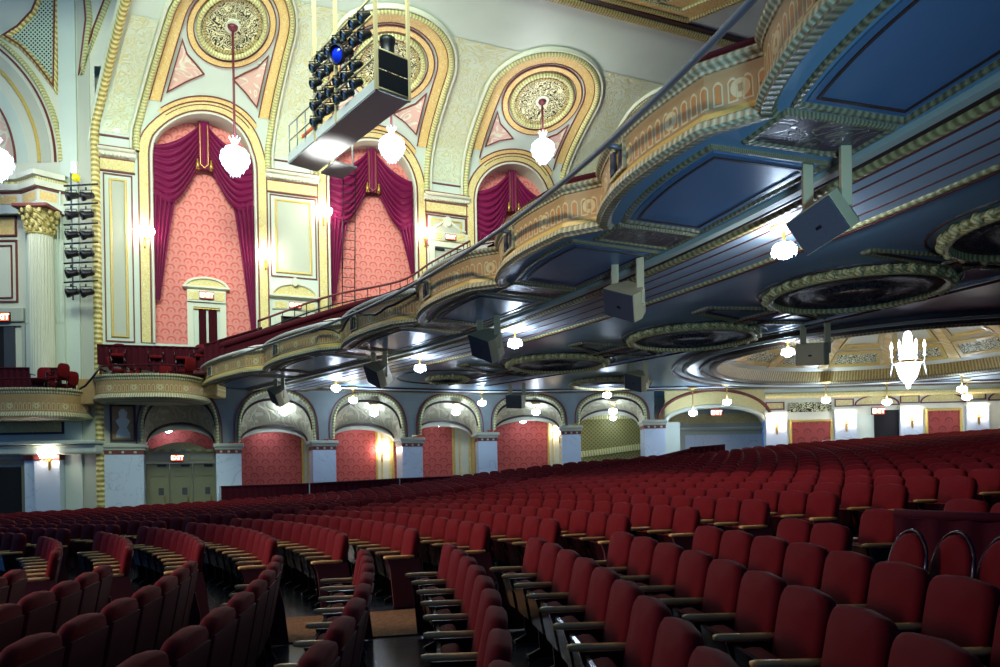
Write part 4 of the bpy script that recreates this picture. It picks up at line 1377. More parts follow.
for i, (px, py) in enumerate(((284, 412), (374, 413), (456, 412), (536, 412), (613, 411))):
    q = AP.near(Vector((at(px, py, 32).x, 32)))
    P = at(px, py, AP.pos(q).y + 0.45)
    dome_lamp(P, P.z + 0.42, 'round crystal lamp in the vault of the %s bay from the exit doors' % ('next', 'second', 'third', 'fourth', 'fifth')[i], 0.19, group='arcade vault lamps', bulb='bulb2')
for i, (px, py) in enumerate(((168, 430), (267, 428), (356, 426), (439, 424), (523, 421), (613, 418))):
    q = AP.near(Vector((at(px, py, 32).x, 32)))
    P = at(px, py, AP.pos(q).y + 2.1)
    dome_lamp(P, 3.25, 'small lamp behind the arch of %s' % ('the exit doors', 'the damask bay next to the exit doors', 'the second damask bay', 'the third damask bay', 'the fourth damask bay', 'the checked grille bay')[i], 0.15, group='side aisle lamps', bulb='bulb2')

def sconce(P, rz, label, grp='wall sconces', k=1.0):
    t = thing('wall_sconce', label, 'wall lamp', P, rz, grp)
    mb = MB(); mb.box((0, -0.03, -0.22), (0.1, 0.06, 0.62), 0.02); mb.lathe([(0, -0.62), (0.05, -0.55), (0.03, -0.5)], 8, (0, -0.05, 0)); mb.build('back_plate', 'brass', t)
    for sg in (-1, 0, 1):
        mb = MB(); mb.tube([(0, -0.06, -0.2), (sg * 0.1, -0.16 - 0.05 * (sg == 0), -0.28), (sg * 0.2, -0.18 - 0.06 * (sg == 0), -0.2), (sg * 0.2, -0.18 - 0.06 * (sg == 0), -0.08)], 0.018, 6)
        ar = mb.build('arm', 'brass', t)
        mb = MB(); mb.lathe([(0, -0.12), (0.06 * k, -0.1), (0.1 * k, 0.02), (0.09 * k, 0.16), (0.0, 0.22)], 10, (sg * 0.2, -0.18 - 0.06 * (sg == 0), 0)); mb.build('lamp_shade', 'sconce', ar)
    return t
for s_, z_, lab in ((-2.28, 10.0, 'glowing sconce at the stage side of the tallest curtained arch'), (2.36, 9.55, 'glowing sconce between tallest arch and the panel with a pediment door'), (4.83, 11.7, 'glowing sconce beside the arch partly hidden by the lighting bridge'), (9.45, 11.3, 'glowing sconce between the middle arch and the pale green door')):
    sconce(Wf(s_, z_, 0.06), WA, lab, 'sconces of the upper side wall', 1.8)
P = at(50, 455, BY - 0.42); sconce((P.x, BY - 0.42, P.z), 0, 'glowing three light sconce on the blue lit pilaster under the lower box', k=1.2)
for px, py, lab in ((391, 450, 'glowing sconce on the wall beside the second damask panel'), (561, 432, 'glowing sconce on the wall beside the fourth damask panel')):
    q = AP.near(Vector((at(px, py, 35.5).x, 34)))
    P = at(px, py, Ap(q, 0, RH).y)
    sconce(Ap(q, P.z, RH + 0.08), math.atan2(-AP.nor(q).x, AP.nor(q).y), lab)
for k, lab in ((0, 'pilaster sconce right of the wide passage arch'), (1, 'pilaster sconce left of the curtained doorway'), (2, 'pilaster sconce right of the curtained doorway'), (3, 'pilaster sconce at the right end of the back wall')):
    q = BQ[k]
    sconce(Ap(q, 2.28 + 0.09 * k, 0.18), math.atan2(-AP.nor(q).x, AP.nor(q).y), lab, 'back wall sconces')

# ------------------------------------------------------------------ exit signs
def exit_sign(P, rz, w_, label):
    t = thing('exit_sign', label, 'exit sign', P, rz, 'lit exit signs')
    h = w_ * 0.52
    mb = MB(); mb.box((0, 0.0, 0), (w_ * 1.12, 0.08, h * 1.2), 0.012); mb.build('housing', 'black', t)
    mb = MB(); mb.box((0, -0.045, 0), (w_, 0.012, h)); mb.build('face', 'exit', t)
    cu = bpy.data.curves.new('exit_letters', 'FONT')
    cu.body = 'EXIT'
    cu.size = h * 1.0
    cu.align_x = 'CENTER'
    cu.align_y = 'CENTER'
    cu.extrude = 0.004
    cu.offset = 0.006 * w_ / 0.5
    cu.materials.append(M['exittxt'])
    tmp = bpy.data.objects.new('letters_curve', cu)
    COL.objects.link(tmp)
    me = bpy.data.meshes.new_from_object(tmp.evaluated_get(bpy.context.evaluated_depsgraph_get()))
    bpy.data.objects.remove(tmp)
    o = bpy.data.objects.new('letters', me)
    COL.objects.link(o)
    o.parent = t
    o.location = (0, -0.056, -0.01)
    o.rotation_euler = (PI / 2, 0, 0)
    return t
exit_sign(Wf(0, 7.72, -0.1), WA, 0.5, 'lit exit sign over the curtained door inside the tallest arch')
exit_sign(Wf(3.55, 7.5, 0.22), WA, 0.46, 'lit exit sign over the dark doorway under a rounded pediment')
exit_sign(Wf(10.7, 11.25, 0.16), WA, 0.46, 'lit exit sign over the pale green door by the balcony rail')
P = at(2, 317, BY - 0.24); exit_sign(P, 0, 0.58, 'lit exit sign at the left edge beside the column')
P = Ap(PQ[0] + 1.95, 0.96, DH + 0.2); exit_sign(P, math.atan2(-AP.nor(PQ[1]).x, AP.nor(PQ[1]).y), 0.46, 'lit exit sign over the three bronze green doors')
q = AP.near(Vector((at(722, 412, 34.3).x, 34.3))); exit_sign(Ap(q, at(722, 412.5, 34.2).z, 0.08), 0, 0.5, 'lit exit sign over the wide passage arch')
q = AP.near(Vector((at(876, 411, 34).x, 34))); exit_sign(Ap(q, at(876, 411, 34).z, 0.08), 0, 0.55, 'lit exit sign over the curtained doorway of the back wall')

# ------------------------------------------------------------------ upper doors
def arc_pediment(mp, c, z, hw, hh):
    mb = MB()
    P = [(c + hw * math.cos(a), z + hh * math.sin(a)) for a in lsp(0, PI, 15)]
    mb.plate(mp, P, 0.12, 2)
    trim(mb, 'yellow2')
    mb = MB(); mb.strip(mp, P, RND(0.16, 0.2), closed=False); mb.strip(mp, [(c - hw - 0.1, z), (c + hw + 0.1, z)], RND(0.16, 0.24)); mb.box((0, 0, 0), (0.001, 0.001, 0.001)) if False else None
    trim(mb, 'cream')
def updoor(mp, c, z0, z1, hw, kind):
    d = door_root()
    mb = MB(); mb.strip(mp, [(c - hw - 0.12, z0), (c - hw - 0.12, z1 + 0.12), (c + hw + 0.12, z1 + 0.12), (c + hw + 0.12, z0)], FLT(0.24, 0.16)); mb.build('frame', 'cream', d)
    if kind == 'curtain':
        mb = MB(); mb.plate(mp, rect(c - hw, c + hw, z0, z1), 0.03); mb.build('opening', 'cream3', d)
        for a, b_ in ((c - hw * 0.62, c - 0.03), (c + 0.06, c + hw * 0.75)):
            mb = MB(); mb.grid(lambda s, z: mp(s, z, 0.1 + 0.03 * math.sin((s - a) * 60)), lsp(a, b_, 22), [z0, z1 - 0.06]); mb.build('drape', 'skirt', d)
        mb = MB(); mb.strip(mp, [(c - hw, z1 - 0.05), (c + hw, z1 - 0.05)], FLT(0.03, 0.14)); mb.build('curtain_rod', 'brass', d)
    elif kind == 'dark':
        mb = MB(); mb.plate(mp, rect(c - hw, c + hw, z0, z1), 0.02); mb.build('opening', 'dark', d)
        mb = MB(); mb.plate(mp, rect(c - hw, c + hw * 0.75, z0, z1 - 0.35), 0.05); mb.build('leaf', 'door', d)
    else:
        for a, b_ in ((c - hw, c - 0.01), (c + 0.01, c + hw)):
            mb = MB(); mb.plate(mp, rect(a, b_, z0, z1), 0.06); mb.strip(mp, rect(a + 0.1, b_ - 0.1, z0 + 0.1, z1 - 0.1), FLT(0.05, 0.08), closed=True); mb.build('leaf', 'cream2', d)
        mb = MB(); mb.plate(mp, rect(c - hw + 0.05, c - hw + 0.5, z1 - 0.16, z1 - 0.05), 0.12); mb.build('closer', 'black', d)
mpN = lambda s, z, h: Wf(s, z, -0.4 + h)
updoor(mpN, 0.0, 5.3, 7.25, 0.52, 'curtain')
mb = MB(); mb.strip(mpN, [(-0.75, 7.7), (0.75, 7.7)], FLT(0.5, 0.24)); trim(mb, 'cream')
mb = MB(); mb.plate(mpN, rect(-0.7, -0.32, 7.52, 7.88), 0.26); mb.plate(mpN, rect(0.32, 0.7, 7.52, 7.88), 0.26); trim(mb, 'yellow2')
arc_pediment(mpN, 0.0, 8.08, 0.82, 0.4)
mpW = lambda s, z, h: Wf(s, z, h)
updoor(mpW, 3.55, 5.4, 7.02, 0.6, 'dark')
mb = MB(); mb.strip(mpW, [(2.6, 7.5), (4.5, 7.5)], FLT(0.36, 0.1)); trim(mb, 'cream')
mb = MB(); mb.plate(mpW, rect(2.72, 3.2, 7.36, 7.64), 0.13); mb.plate(mpW, rect(3.9, 4.38, 7.36, 7.64), 0.13); trim(mb, 'yellow2')
arc_pediment(mpW, 3.55, 7.88, 0.95, 0.55)
mb = MB(); mb.plate(mpW, circ((3.55, 8.5), 0.13, 12, 1.5), 0.3); trim(mb, 'cream')
updoor(mpW, 10.6, 8.2, 10.75, 0.68, 'leaf')
mb = MB(); mb.strip(mpW, [(9.7, 11.28), (11.6, 11.28)], FLT(0.4, 0.1)); trim(mb, 'cream')
mb = MB(); mb.plate(mpW, rect(9.8, 10.3, 11.14, 11.42), 0.13); mb.plate(mpW, rect(11.0, 11.45, 11.14, 11.42), 0.13); trim(mb, 'yellow2')
mb = MB()
for sg in (-1, 1):
    mb.strip(mpW, [(10.6 + sg * (0.9 - 0.75 * i / 10), 11.6 + 0.42 * (i / 10) ** 1.6) for i in range(11)], RND(0.12, 0.12))
mb.plate(mpW, circ((10.6, 12.0), 0.2, 14, 1.2), 0.12)
trim(mb, 'cream')
# sloping dado along the seating rake in the second and third arch
for c, z0, z1 in ((7.08, 7.55, 8.75), (14.05, 9.8, 10.9)):
    mb = MB(); mb.grid(lambda a, k: Wf(c - 2.0 + 4.0 * a, (z0 + (z1 - z0) * a - 2.5) if k == 0 else z0 + (z1 - z0) * a, -0.34), lsp(0, 1, 3), [0, 1], smooth=False); trim(mb, 'cream')
    mb = MB(); mb.strip(lambda u, v, h: Wf(u, v, -0.34 + h), [(c - 2.0, z0), (c + 2.0, z1)], RND(0.16, 0.1)); trim(mb, 'gold')

# ------------------------------------------------------------------ swagged drapes
def drape(c, label, zl, zr):
    t = thing('swag_drape', label, 'curtain', Wf(c, 15.0, -0.24), WA, 'plum swags in the upper arches')
    def L(s, z, h):      # local: x along the wall, -y into the room
        return Vector((s, -h, z - 15.0))
    mb = MB(); mb.grid(lambda s, z: L(s, z, 0.22 + 0.03 * math.cos(s * 40)), lsp(-0.22, 0.22, 13), lsp(14.95, 12.95, 8)); mb.build('jabot', 'curtain', t)
    mb = MB(); mb.strip(lambda u, v, h: L(u, v, 0.26 + h), [(-0.15, 14.8), (-0.15, 13.15), (0, 13.0), (0.15, 13.15), (0.15, 14.8)], FLT(0.025, 0.01)); mb.build('braid', 'brass', t)
    for sg in (-1, 1):
        def sw(a, b_):
            s = sg * (0.1 + 1.82 * a)
            top = 14.95 - 1.2 * (1 - (1 - a) ** 2.0)
            low = 13.25 - 1.85 * math.sin(PI / 2 * min(1.0, a / 0.72)) ** 1.15 + 0.2 * max(0.0, a - 0.72) / 0.28
            z = top + (low - top) * b_
            fold = abs(math.sin(b_ * PI * 8 + a * 1.0)) ** 0.6
            return L(s, z - 0.16 * math.sin(PI * a) * b_ * (1 - b_) * 4, 0.04 + 0.24 * fold * (0.35 + 0.65 * math.sin(PI * min(1, 0.1 + a))) )
        mb = MB(); mb.grid(sw, lsp(0, 1, 20), lsp(0, 1, 64)); mb.build('swag', 'curtain', t)
        zb = zl if sg < 0 else zr
        def tl(a, b_):
            z = 11.7 + (zb - 11.7) * b_
            inner = 1.02 + (1.76 - 1.02) * b_ ** 0.8
            s = sg * (1.95 + (inner - 1.95) * a)
            return L(s, z + 0.25 * a * (1 - b_), 0.02 + 0.13 * abs(math.sin(a * PI * 4.5 + 0.3)) ** 0.8)
        mb = MB(); mb.grid(tl, lsp(0, 1, 60), lsp(0, 1, 20)); mb.build('tail', 'curtain', t)
        mb = MB(); mb.lathe([(0, 0.1), (0.05, 0.06), (0.03, 0), (0.07, -0.1), (0.08, -0.36), (0, -0.36)], 8, (sg * 0.26, -0.3, 13.25 - 15)); mb.build('tassel', 'brass', t)
    return t
drape(0.0, 'plum velvet swag drape with long tails in the tallest arch', 7.4, 6.2)
drape(7.08, 'plum velvet swag drape in the arch behind the lighting bridge', 7.9, 9.4)
drape(14.05, 'plum velvet swag drape in the arch half hidden by the balcony', 9.6, 10.6)

# medallions above the arches
for ai, lab in enumerate(('pierced round plaster medallion cut by the top edge over the tallest arch', 'pierced round plaster medallion behind the lighting bridge', 'pierced oval looking plaster medallion over the arch nearest the balcony')):
    c = (ARCHES[ai], TC[ARCHES[ai]])
    mb = MB(); mb.strip(Wp, circ(c, 1.36), RND(0.22, 0.15), closed=True)
    t = tag(mb.build('plaster_medallion', 'greenrope'), lab, 'medallion', 'pierced medallions of the cove')
    mb = MB(); mb.plate(Wp, circ(c, 1.25, 40), 0.04, 5); mb.build('pierced_grille', 'grille', t)
    mb = MB(); mb.strip(Wp, circ(c, 1.14), FLT(0.1, 0.07), closed=True); mb.build('bead_ring', 'goldegg', t)
    mb = MB(); mb.plate(Wp, circ(c, 0.3, 24), 0.1, 2); mb.build('boss', 'cream', t)

# ------------------------------------------------------------------ boxes at the stage end
def box_path(xa, xb, yw, d, n=28):
    c, hw = (xa + xb) / 2, (xb - xa) / 2
    out = []
    for i in range(n + 1):
        a = PI - PI * i / n
        ca, sa = math.cos(a), math.sin(a)
        out.append(Vector((c + hw * math.copysign(abs(ca) ** 0.62, ca), yw - d * abs(sa) ** 0.62)))
    return out
def stage_box(xa, xb, yw, d, z0, z1, label):
    P = Path(box_path(xa, xb, yw, d))
    t = thing('stage_box', label, 'theatre box', ((xa + xb) / 2, yw, z0), group='ochre fronted stage boxes')
    off = Vector(((xa + xb) / 2, yw, z0))
    qs = lsp(0, P.len, 50)
    def sweep(pr, mat, nm):
        mb = MB()
        mb.grid(lambda q, j: Vector((P.pos(q).x - P.nor(q).x * pr[j][0], P.pos(q).y - P.nor(q).y * pr[j][0], pr[j][1])) - off, qs, list(range(len(pr))), uvfn=lambda q, j: (q, pr[j][1] - pr[0][1]), smooth=False)
        return mb.build(nm, mat, t)
    H = z1 - z0
    sweep([(-0.02, z0 + 0.24), (0.0, z1 - 0.24)], 'facade', 'front')
    sweep([(-0.6, z0 - 0.05), (-0.1, z0), (0.02, z0 + 0.02), (0.1, z0 + 0.08), (0.06, z0 + 0.16), (0.0, z0 + 0.24)], 'facmold', 'lower_moulding')
    sweep([(0.0, z1 - 0.24), (0.03, z1 - 0.2), (0.04, z1 - 0.14), (0.1, z1 - 0.08), (0.1, z1 - 0.02), (0.02, z1), (-0.2, z1), (-0.2, z0 + 0.3)], 'facmold', 'upper_moulding')
    mb = MB()
    poly = [P.pos(q) for q in qs]
    cx = Vector(((xa + xb) / 2, yw))
    vs = [Vector((p.x + (cx.x - p.x) * 0.05, p.y + (cx.y - p.y) * 0.05, z0 - 0.02)) - off for p in poly] + [Vector((cx.x, cx.y, z0 - 0.02)) - off]
    mb.add(vs, [(i, i + 1, len(vs) - 1) for i in range(len(poly) - 1)])
    vs2 = [Vector((v.x, v.y, v.z + 0.2)) for v in vs]
    mb.add(vs2, [(i + 1, i, len(vs) - 1) for i in range(len(poly) - 1)])
    mb.build('floor_slab', 'cream3', t)
    # rail with posts
    mb = MB()
    rp = [Vector((P.pos(q).x + P.nor(q).x * 0.12, P.pos(q).y + P.nor(q).y * 0.12, z1 + 0.34)) - off for q in lsp(0.1, P.len - 0.1, 40)]
    mb.tube(rp, 0.035, 6); rl = mb.build('hand_rail', 'skirt', t)
    for q in lsp(0.3, P.len - 0.3, 9):
        p = Vector((P.pos(q).x + P.nor(q).x * 0.12, P.pos(q).y + P.nor(q).y * 0.12, 0)) - off
        mb = MB(); mb.tube([(p.x, p.y, z1 - z0), (p.x, p.y, z1 + 0.34 - z0)], 0.025, 6); mb.build('rail_post', 'skirt', rl)
    return t
stage_box(-15.7, -11.75, 29.2, 2.2, 3.08, 4.05, 'curved ochre fronted stage box next to the balcony end')
stage_box(-20.3, -16.05, 28.6, 2.0, 2.42, 3.55, 'lower curved ochre fronted stage box at the left edge')
# bracket pier between the boxes
mb = MB(); mb.box((-15.9, 28.1, 3.5), (0.7, 0.7, 1.0), 0.05); trim(mb, 'facade')
mb = MB(); mb.box((-11.55, 29.3, 3.9), (0.6, 1.0, 1.1), 0.08); trim(mb, 'yellow')

def pleat(name, a, b_, z0a, z1a, z0b, z1b, label, n=90, cat='curtain'):
    mb = MB()
    A, B = Vector(a), Vector(b_)
    d = (B - A).normalized()
    n_ = Vector((d.y, -d.x))
    ln = (B - A).length
    def f(u, v):
        p = A + (B - A) * u + n_ * (0.05 * math.sin(u * ln * 26) * (1 - 0.5 * v))
        z0 = z0a + (z0b - z0a) * u
        z1 = z1a + (z1b - z1a) * u
        return Vector((p.x, p.y, z0 + (z1 - z0) * v))
    mb.grid(f, lsp(0, 1, int(ln * 18) + 4), lsp(0, 1, 4))
    o = tag(mb.build(name, 'skirt'), label, cat)
    mb = MB(); mb.tube([(A.x, A.y, z1a), (B.x, B.y, z1b)], 0.04, 8); mb.build('rail_pad', 'skirt', o)
    return o
a, b_ = at(97, 345, 28.0), at(203, 348, 29.2)
pleat('velvet_skirt', (a.x, a.y), (b_.x, b_.y), a.z - 0.75, a.z, b_.z - 1.2, b_.z, 'dark wine pleated velvet skirt behind the box next to the balcony')
a, b_ = at(-10, 368, 27.6), at(62, 368.5, 27.6)
pleat('velvet_skirt', (a.x, a.y), (b_.x, b_.y), a.z - 0.9, a.z, b_.z - 0.9, b_.z, 'dark wine pleated velvet skirt in the lower box at the left edge')
a, b_ = at(204, 345, 28.7), at(262, 330, 30.4)
pleat('velvet_skirt', (a.x, a.y), (b_.x, b_.y), a.z - 1.2, a.z, b_.z - 1.0, b_.z + 0.1, 'dark wine velvet skirt rising behind the balcony front below the tallest arch')

# rails stepping up along the side aisle of the mezzanine
t = thing('mezzanine_handrail', 'dark iron handrail with balusters climbing past the middle arch', 'handrail', Wf(2.5, 6.0, 1.2), WA)
pp = [at(258, 321, 30.0), at(330, 296, 31.3), at(400, 281, 32.3), at(432, 262, 32.8), at(470, 241, 33.2)]
inv = t.matrix_basis.inverted()
def linv(p): return inv @ Vector(p)
pp = [linv(p) for p in catmull(pp, 6)]
mb = MB(); mb.tube(pp, 0.05, 6); mb.build('top_rail', 'rod', t)
mb = MB(); mb.tube([p - ZV * 0.42 for p in pp], 0.03, 6); mb.build('lower_rail', 'iron', t)
for i, p in enumerate(pp[::1]):
    mb = MB(); mb.tube([p, p - ZV * 0.8], 0.022, 5); mb.build('baluster', 'iron', t)
mb = MB()
sk = [at(200, 352, 29.0), at(262, 333, 29.8), at(340, 309, 30.8), at(400, 291, 31.5), at(455, 262, 32.0), at(520, 228, 32.5)]
sk = catmull(sk, 8)
mb.tube(sk, 0.13, 8); mb.grid(lambda i, k: sk[i] - ZV * (0.9 * k), list(range(len(sk))), [0, 1])
tag(mb.build('velvet_barrier', 'skirt'), 'wine velvet barrier climbing behind the balcony front along the side seats', 'barrier')

# ------------------------------------------------------------------ lighting pipe along the balcony front
t = thing('lighting_pipe', 'long grey steel pipe on arms outside the balcony front', 'pipe', (0, 0, 0))
pq = lsp(BR[3] - 5.0, BR[-2] + 1.0, 50)
PO, PZ = 0.42, 4.3
pp = [Gp(q, PO, PZ) for q in pq]
mb = MB(); mb.tube(pp, 0.04, 8); mb.build('tube', 'steel', t)
for k in range(2, len(BR) - 1):
    q = BR[k] + 0.62 * (BR[k + 1] - BR[k])
    if q > pq[-1]: break
    mb = MB(); mb.tube([Gp(q, PO, PZ), Gp(q, bulge(q) - 0.05, PZ - 0.02)], 0.035, 6); mb.tube([Gp(q, PO - 0.25, PZ), Gp(q, bulge(q) + 0.02, PZ - 0.34)], 0.03, 6)
    mb.build('arm', 'steel', t)
# slack cable bundle on the front
mb = MB()
q0 = BR[6]
mb.tube([Gp(q0 + i * 0.25, bulge(q0 + i * 0.25) + 0.2, 4.45 - 0.32 * abs(math.sin(i * 0.32)) - 0.02 * (i % 3)) for i in range(22)], 0.035, 6)
tag(mb.build('cable', 'black'), 'dark slack cable looped along the far balcony front', 'cable')
mb = MB()
mb.tube([Vector((-15.7, 27.0, 3.5)), Vector((-15.4, 26.85, 3.6)), Vector((-15.05, 26.8, 3.95)), Vector((-14.8, 26.8, 4.3))], 0.04, 6)
tag(mb.build('cable', 'black'), 'dark cable running up the front corner of the box next to the balcony', 'cable')

# ------------------------------------------------------------------ stage lights
def par_mesh(mb, s=1.0):
    pass
def stage_light(name, label, P, aim, cat='stage light', group=None, yoke=True, big=1.0, lens='lens'):
    d = (Vector(aim) - Vector(P)).normalized()
    rot = d.to_track_quat('Z', 'Y').to_matrix().to_4x4()
    t = thing(name, label, cat, group=group, mat=Matrix.Translation(P))
    mb = MB(); mb.xf = rot @ Matrix.Scale(big, 4)
    mb.lathe([(0.0, -0.26), (0.08, -0.26), (0.11, -0.2), (0.12, 0.0), (0.155, 0.06), (0.16, 0.16), (0.145, 0.16), (0.13, 0.1)], 12); mb.build('can', 'black', t)
    mb = MB(); mb.xf = rot @ Matrix.Scale(big, 4); mb.lathe([(0.0, 0.145), (0.08, 0.135), (0.135, 0.1)], 12); mb.build('lens', lens, t)
    mb = MB(); mb.tube([(-0.19 * big, 0, 0), (-0.19 * big, 0, 0.2 * big), (0.19 * big, 0, 0.2 * big), (0.19 * big, 0, 0)], 0.018, 5); mb.tube([(0, 0, 0.2 * big), (0, 0, 0.3 * big)], 0.03, 6); mb.build('yoke', 'black', t)
    return t

# ladder of lights by the column
t = thing('light_ladder', 'tall pipe ladder of six crossbars hanging by the column', 'lighting rig', (0, 0, 0))
LY = 27.4
xs = (at(72, 240, LY).x, at(86, 240, LY).x)
zt, zb = at(80, 180, LY).z, at(80, 300, LY).z
mb = MB()
for x in xs[:1]:
    mb.tube([(x, LY, zt + 0.3), (x, LY, zb)], 0.03, 6)
mb.build('upright', 'steel', t)
BARS = (185, 204, 224, 243, 262.5, 281.5)
for py in BARS:
    p, q_ = at(64, py + 1, LY), at(98, py - 1, LY)
    mb = MB(); mb.tube([p, q_], 0.035, 6); mb.build('crossbar', 'black', t)
mb = MB(); mb.box((at(72, 0, LY).x, LY, at(72, 168, LY).z), (0.24, 0.2, 0.5), 0.03); mb.build('top_clamp', 'white', t)
for i, py in enumerate(BARS):
    for j, px in enumerate((71, 86)):
        P = at(px, py + 11, LY - 0.05)
        stage_light('stage_light', '%s lamp on the %s crossbar of the light ladder' % (('left', 'right')[j], ('topmost', 'second', 'third', 'fourth', 'fifth', 'lowest')[i]), P, P + Vector((-0.8, -0.55, -0.3)) * 3, group='lamps on the light ladder', big=1.1)
P = at(76, 178, LY); mb = MB(); mb.lathe([(0, -0.16), (0.13, -0.1), (0.15, 0), (0.13, 0.1), (0, 0.16)], 12, (0, 0, 0)); 
o = mb.build('chain_hoist', 'hoist'); o.location = P; tag(o, 'small yellow chain hoist above the light ladder', 'hoist')
mb = MB(); mb.tube([(0, 0, 0.16), (0, 0, 0.34)], 0.02, 5); mb.build('hook', 'steel', o)

# lighting bridge
NE, FE = at(396.5, 95, 17.6), at(306, 172, 22.4)
ZB = 9.35
NE.z = FE.z = ZB
NE, FE = onz(393, 96, ZB), onz(303, 168, ZB)
dv = (FE - NE); LB = dv.length; dv.normalize()
sv = Vector((dv.y, -dv.x, 0))        # to the right when looking from near to far end
if sv.x < 0: sv = -sv
TB = Matrix(((dv.x, sv.x, 0, NE.x), (dv.y, sv.y, 0, NE.y), (0, 0, 1, ZB), (0, 0, 0, 1)))
t = thing('lighting_bridge', 'white metal lighting bridge hung below the middle arch', 'lighting bridge', mat=TB)
W_ = 0.46
mb = MB(); mb.box((LB / 2, 0, 0.03), (LB, 2 * W_, 0.06)); mb.build('deck', 'white', t)
mb = MB(); mb.box((LB / 2, -W_, 0.16), (LB, 0.03, 0.26)); mb.box((LB / 2, W_, 0.16), (LB, 0.03, 0.26)); mb.build('side_plate', 'white', t)
HG = 18.05 - ZB
for x, y, h in ((0.0, -W_, HG), (0.0, W_, HG), (LB * 0.64, -W_, HG - 0.6), (LB * 0.4, -W_, HG)):
    mb = MB(); mb.box((x, y, h / 2), (0.08, 0.08, h)); mb.build('hanger', 'beige', t)
for z0, z1 in ((0.1, 0.52), (0.56, 1.0)):
    mb = MB(); mb.box((-0.02, 0, (z0 + z1) / 2), (0.05, 2 * W_ - 0.08, z1 - z0), 0.01); mb.build('end_panel', 'black', t)
mb = MB(); mb.tube([(0, -W_, 0.08), (0, W_, 0.08)], 0.04, 6); mb.tube([(0, -W_, 1.03), (0, W_, 1.03)], 0.03, 6); mb.build('end_frame', 'beige', t)
ROWS = (0.5, 0.95, 1.55, 2.0)
for z in ROWS:
    mb = MB(); mb.tube([(0.1, -W_ - 0.02, z + 0.3), (LB * 0.66, -W_ - 0.02, z + 0.3)], 0.03, 6); mb.build('rail_pipe', 'beige', t)
for x in lsp(LB * 0.66, LB * 0.98, 4):
    mb = MB(); mb.tube([(x, -W_, 0.2), (x, -W_, 1.1)], 0.02, 5); mb.build('guard_post', 'steel', t)
mb = MB(); mb.tube([(LB * 0.66, -W_, 1.1), (LB * 0.98, -W_, 1.1)], 0.02, 5); mb.tube([(LB * 0.66, -W_, 0.65), (LB * 0.98, -W_, 0.65)], 0.02, 5); mb.build('guard_rail', 'steel', t)
mb = MB(); mb.box((LB * 0.74, -W_ + 0.06, 0.5), (1.0, 0.05, 0.1), 0.02); mb.build('orange_wrap', 'orange', t)
mb = MB(); mb.box((LB * 0.86, W_ + 0.35, -0.1), (1.0, 0.7, 0.06), 0.01); mb.build('side_shelf', 'white', t)
mb = MB(); mb.tube([(LB * 0.8, W_ + 0.65, -0.05), (LB * 0.8, W_ + 0.65, 1.0)], 0.03, 6); mb.build('shelf_post', 'white', t)
ri = 0
for r_, z in enumerate(ROWS):
    for j in range(7):
        if r_ in (0, 1) and j == 6: continue
        x = LB * (0.62 - 0.088 * j)
        P = TB @ Vector((x, -W_ - 0.05, z + (0.03 if j % 2 else -0.03)))
        nm = ordinal(j + 1)
        stage_light('stage_light', '%s lamp from the far end, %s row of the bridge rack' % (nm, ('bottom', 'second lowest', 'third lowest', 'top')[r_]), P, P + Vector((-0.85, -0.5, -0.55)) * 3, group='lamps racked on the lighting bridge', big=0.78)
P = TB @ Vector((LB * 0.3, -W_ - 0.1, 1.5)); stage_light('stage_light', 'lamp with blue glass in the middle of the bridge rack', P, P + Vector((-0.5, -0.9, -0.3)), group='lamps racked on the lighting bridge', big=1.5, lens='blueglass')
P = TB @ Vector((0.15, 0.1, 1.35))
o = MB().lathe([(0, 0), (0.2, 0), (0.22, 0.06), (0.17, 0.12), (0.17, 0.5), (0.2, 0.56), (0.2, 0.66), (0, 0.66)], 14)
o = o.build('follow_spot', 'black'); o.location = TB @ Vector((0.3, 0.05, 0.9)); tag(o, 'black upright spot housing standing on the near end of the bridge', 'stage light')
mb = MB(); mb.tube([(0, 0, -0.84), (0, 0, 0.02)], 0.03, 6); mb.build('stand', 'black', o)
pl = bpy.data.lights.new('bridge_fill_light', 'SPOT'); pl.energy = 260; pl.spot_size = 1.5; pl.shadow_soft_size = 0.25; pl.spot_blend = 1.0
po = bpy.data.objects.new('bridge_fill_light', pl); COL.objects.link(po)
po.location = TB @ Vector((LB * 0.7, 0.1, -1.1)); po.rotation_euler = (PI, 0, 0)  # added spot without a fixture, makes the bright patch under the deck

# wire ladder in the second arch
t = thing('wall_ladder', 'thin dark wire ladder hanging before the damask of the middle arch', 'ladder', Wf(5.6, 8.0, 0.05), WA)
for x in (0.0, 0.55):
    mb = MB(); mb.tube([(x, 0, -0.2), (x + 0.15, 0, 6.0)], 0.022, 5); mb.build('stile', 'iron', t)
for i in range(14):
    mb = MB(); mb.tube([(0.01 * i, 0, 0.1 + 0.42 * i), (0.55 + 0.01 * i, 0, 0.1 + 0.42 * i)], 0.018, 5); mb.build('rung', 'iron', t)

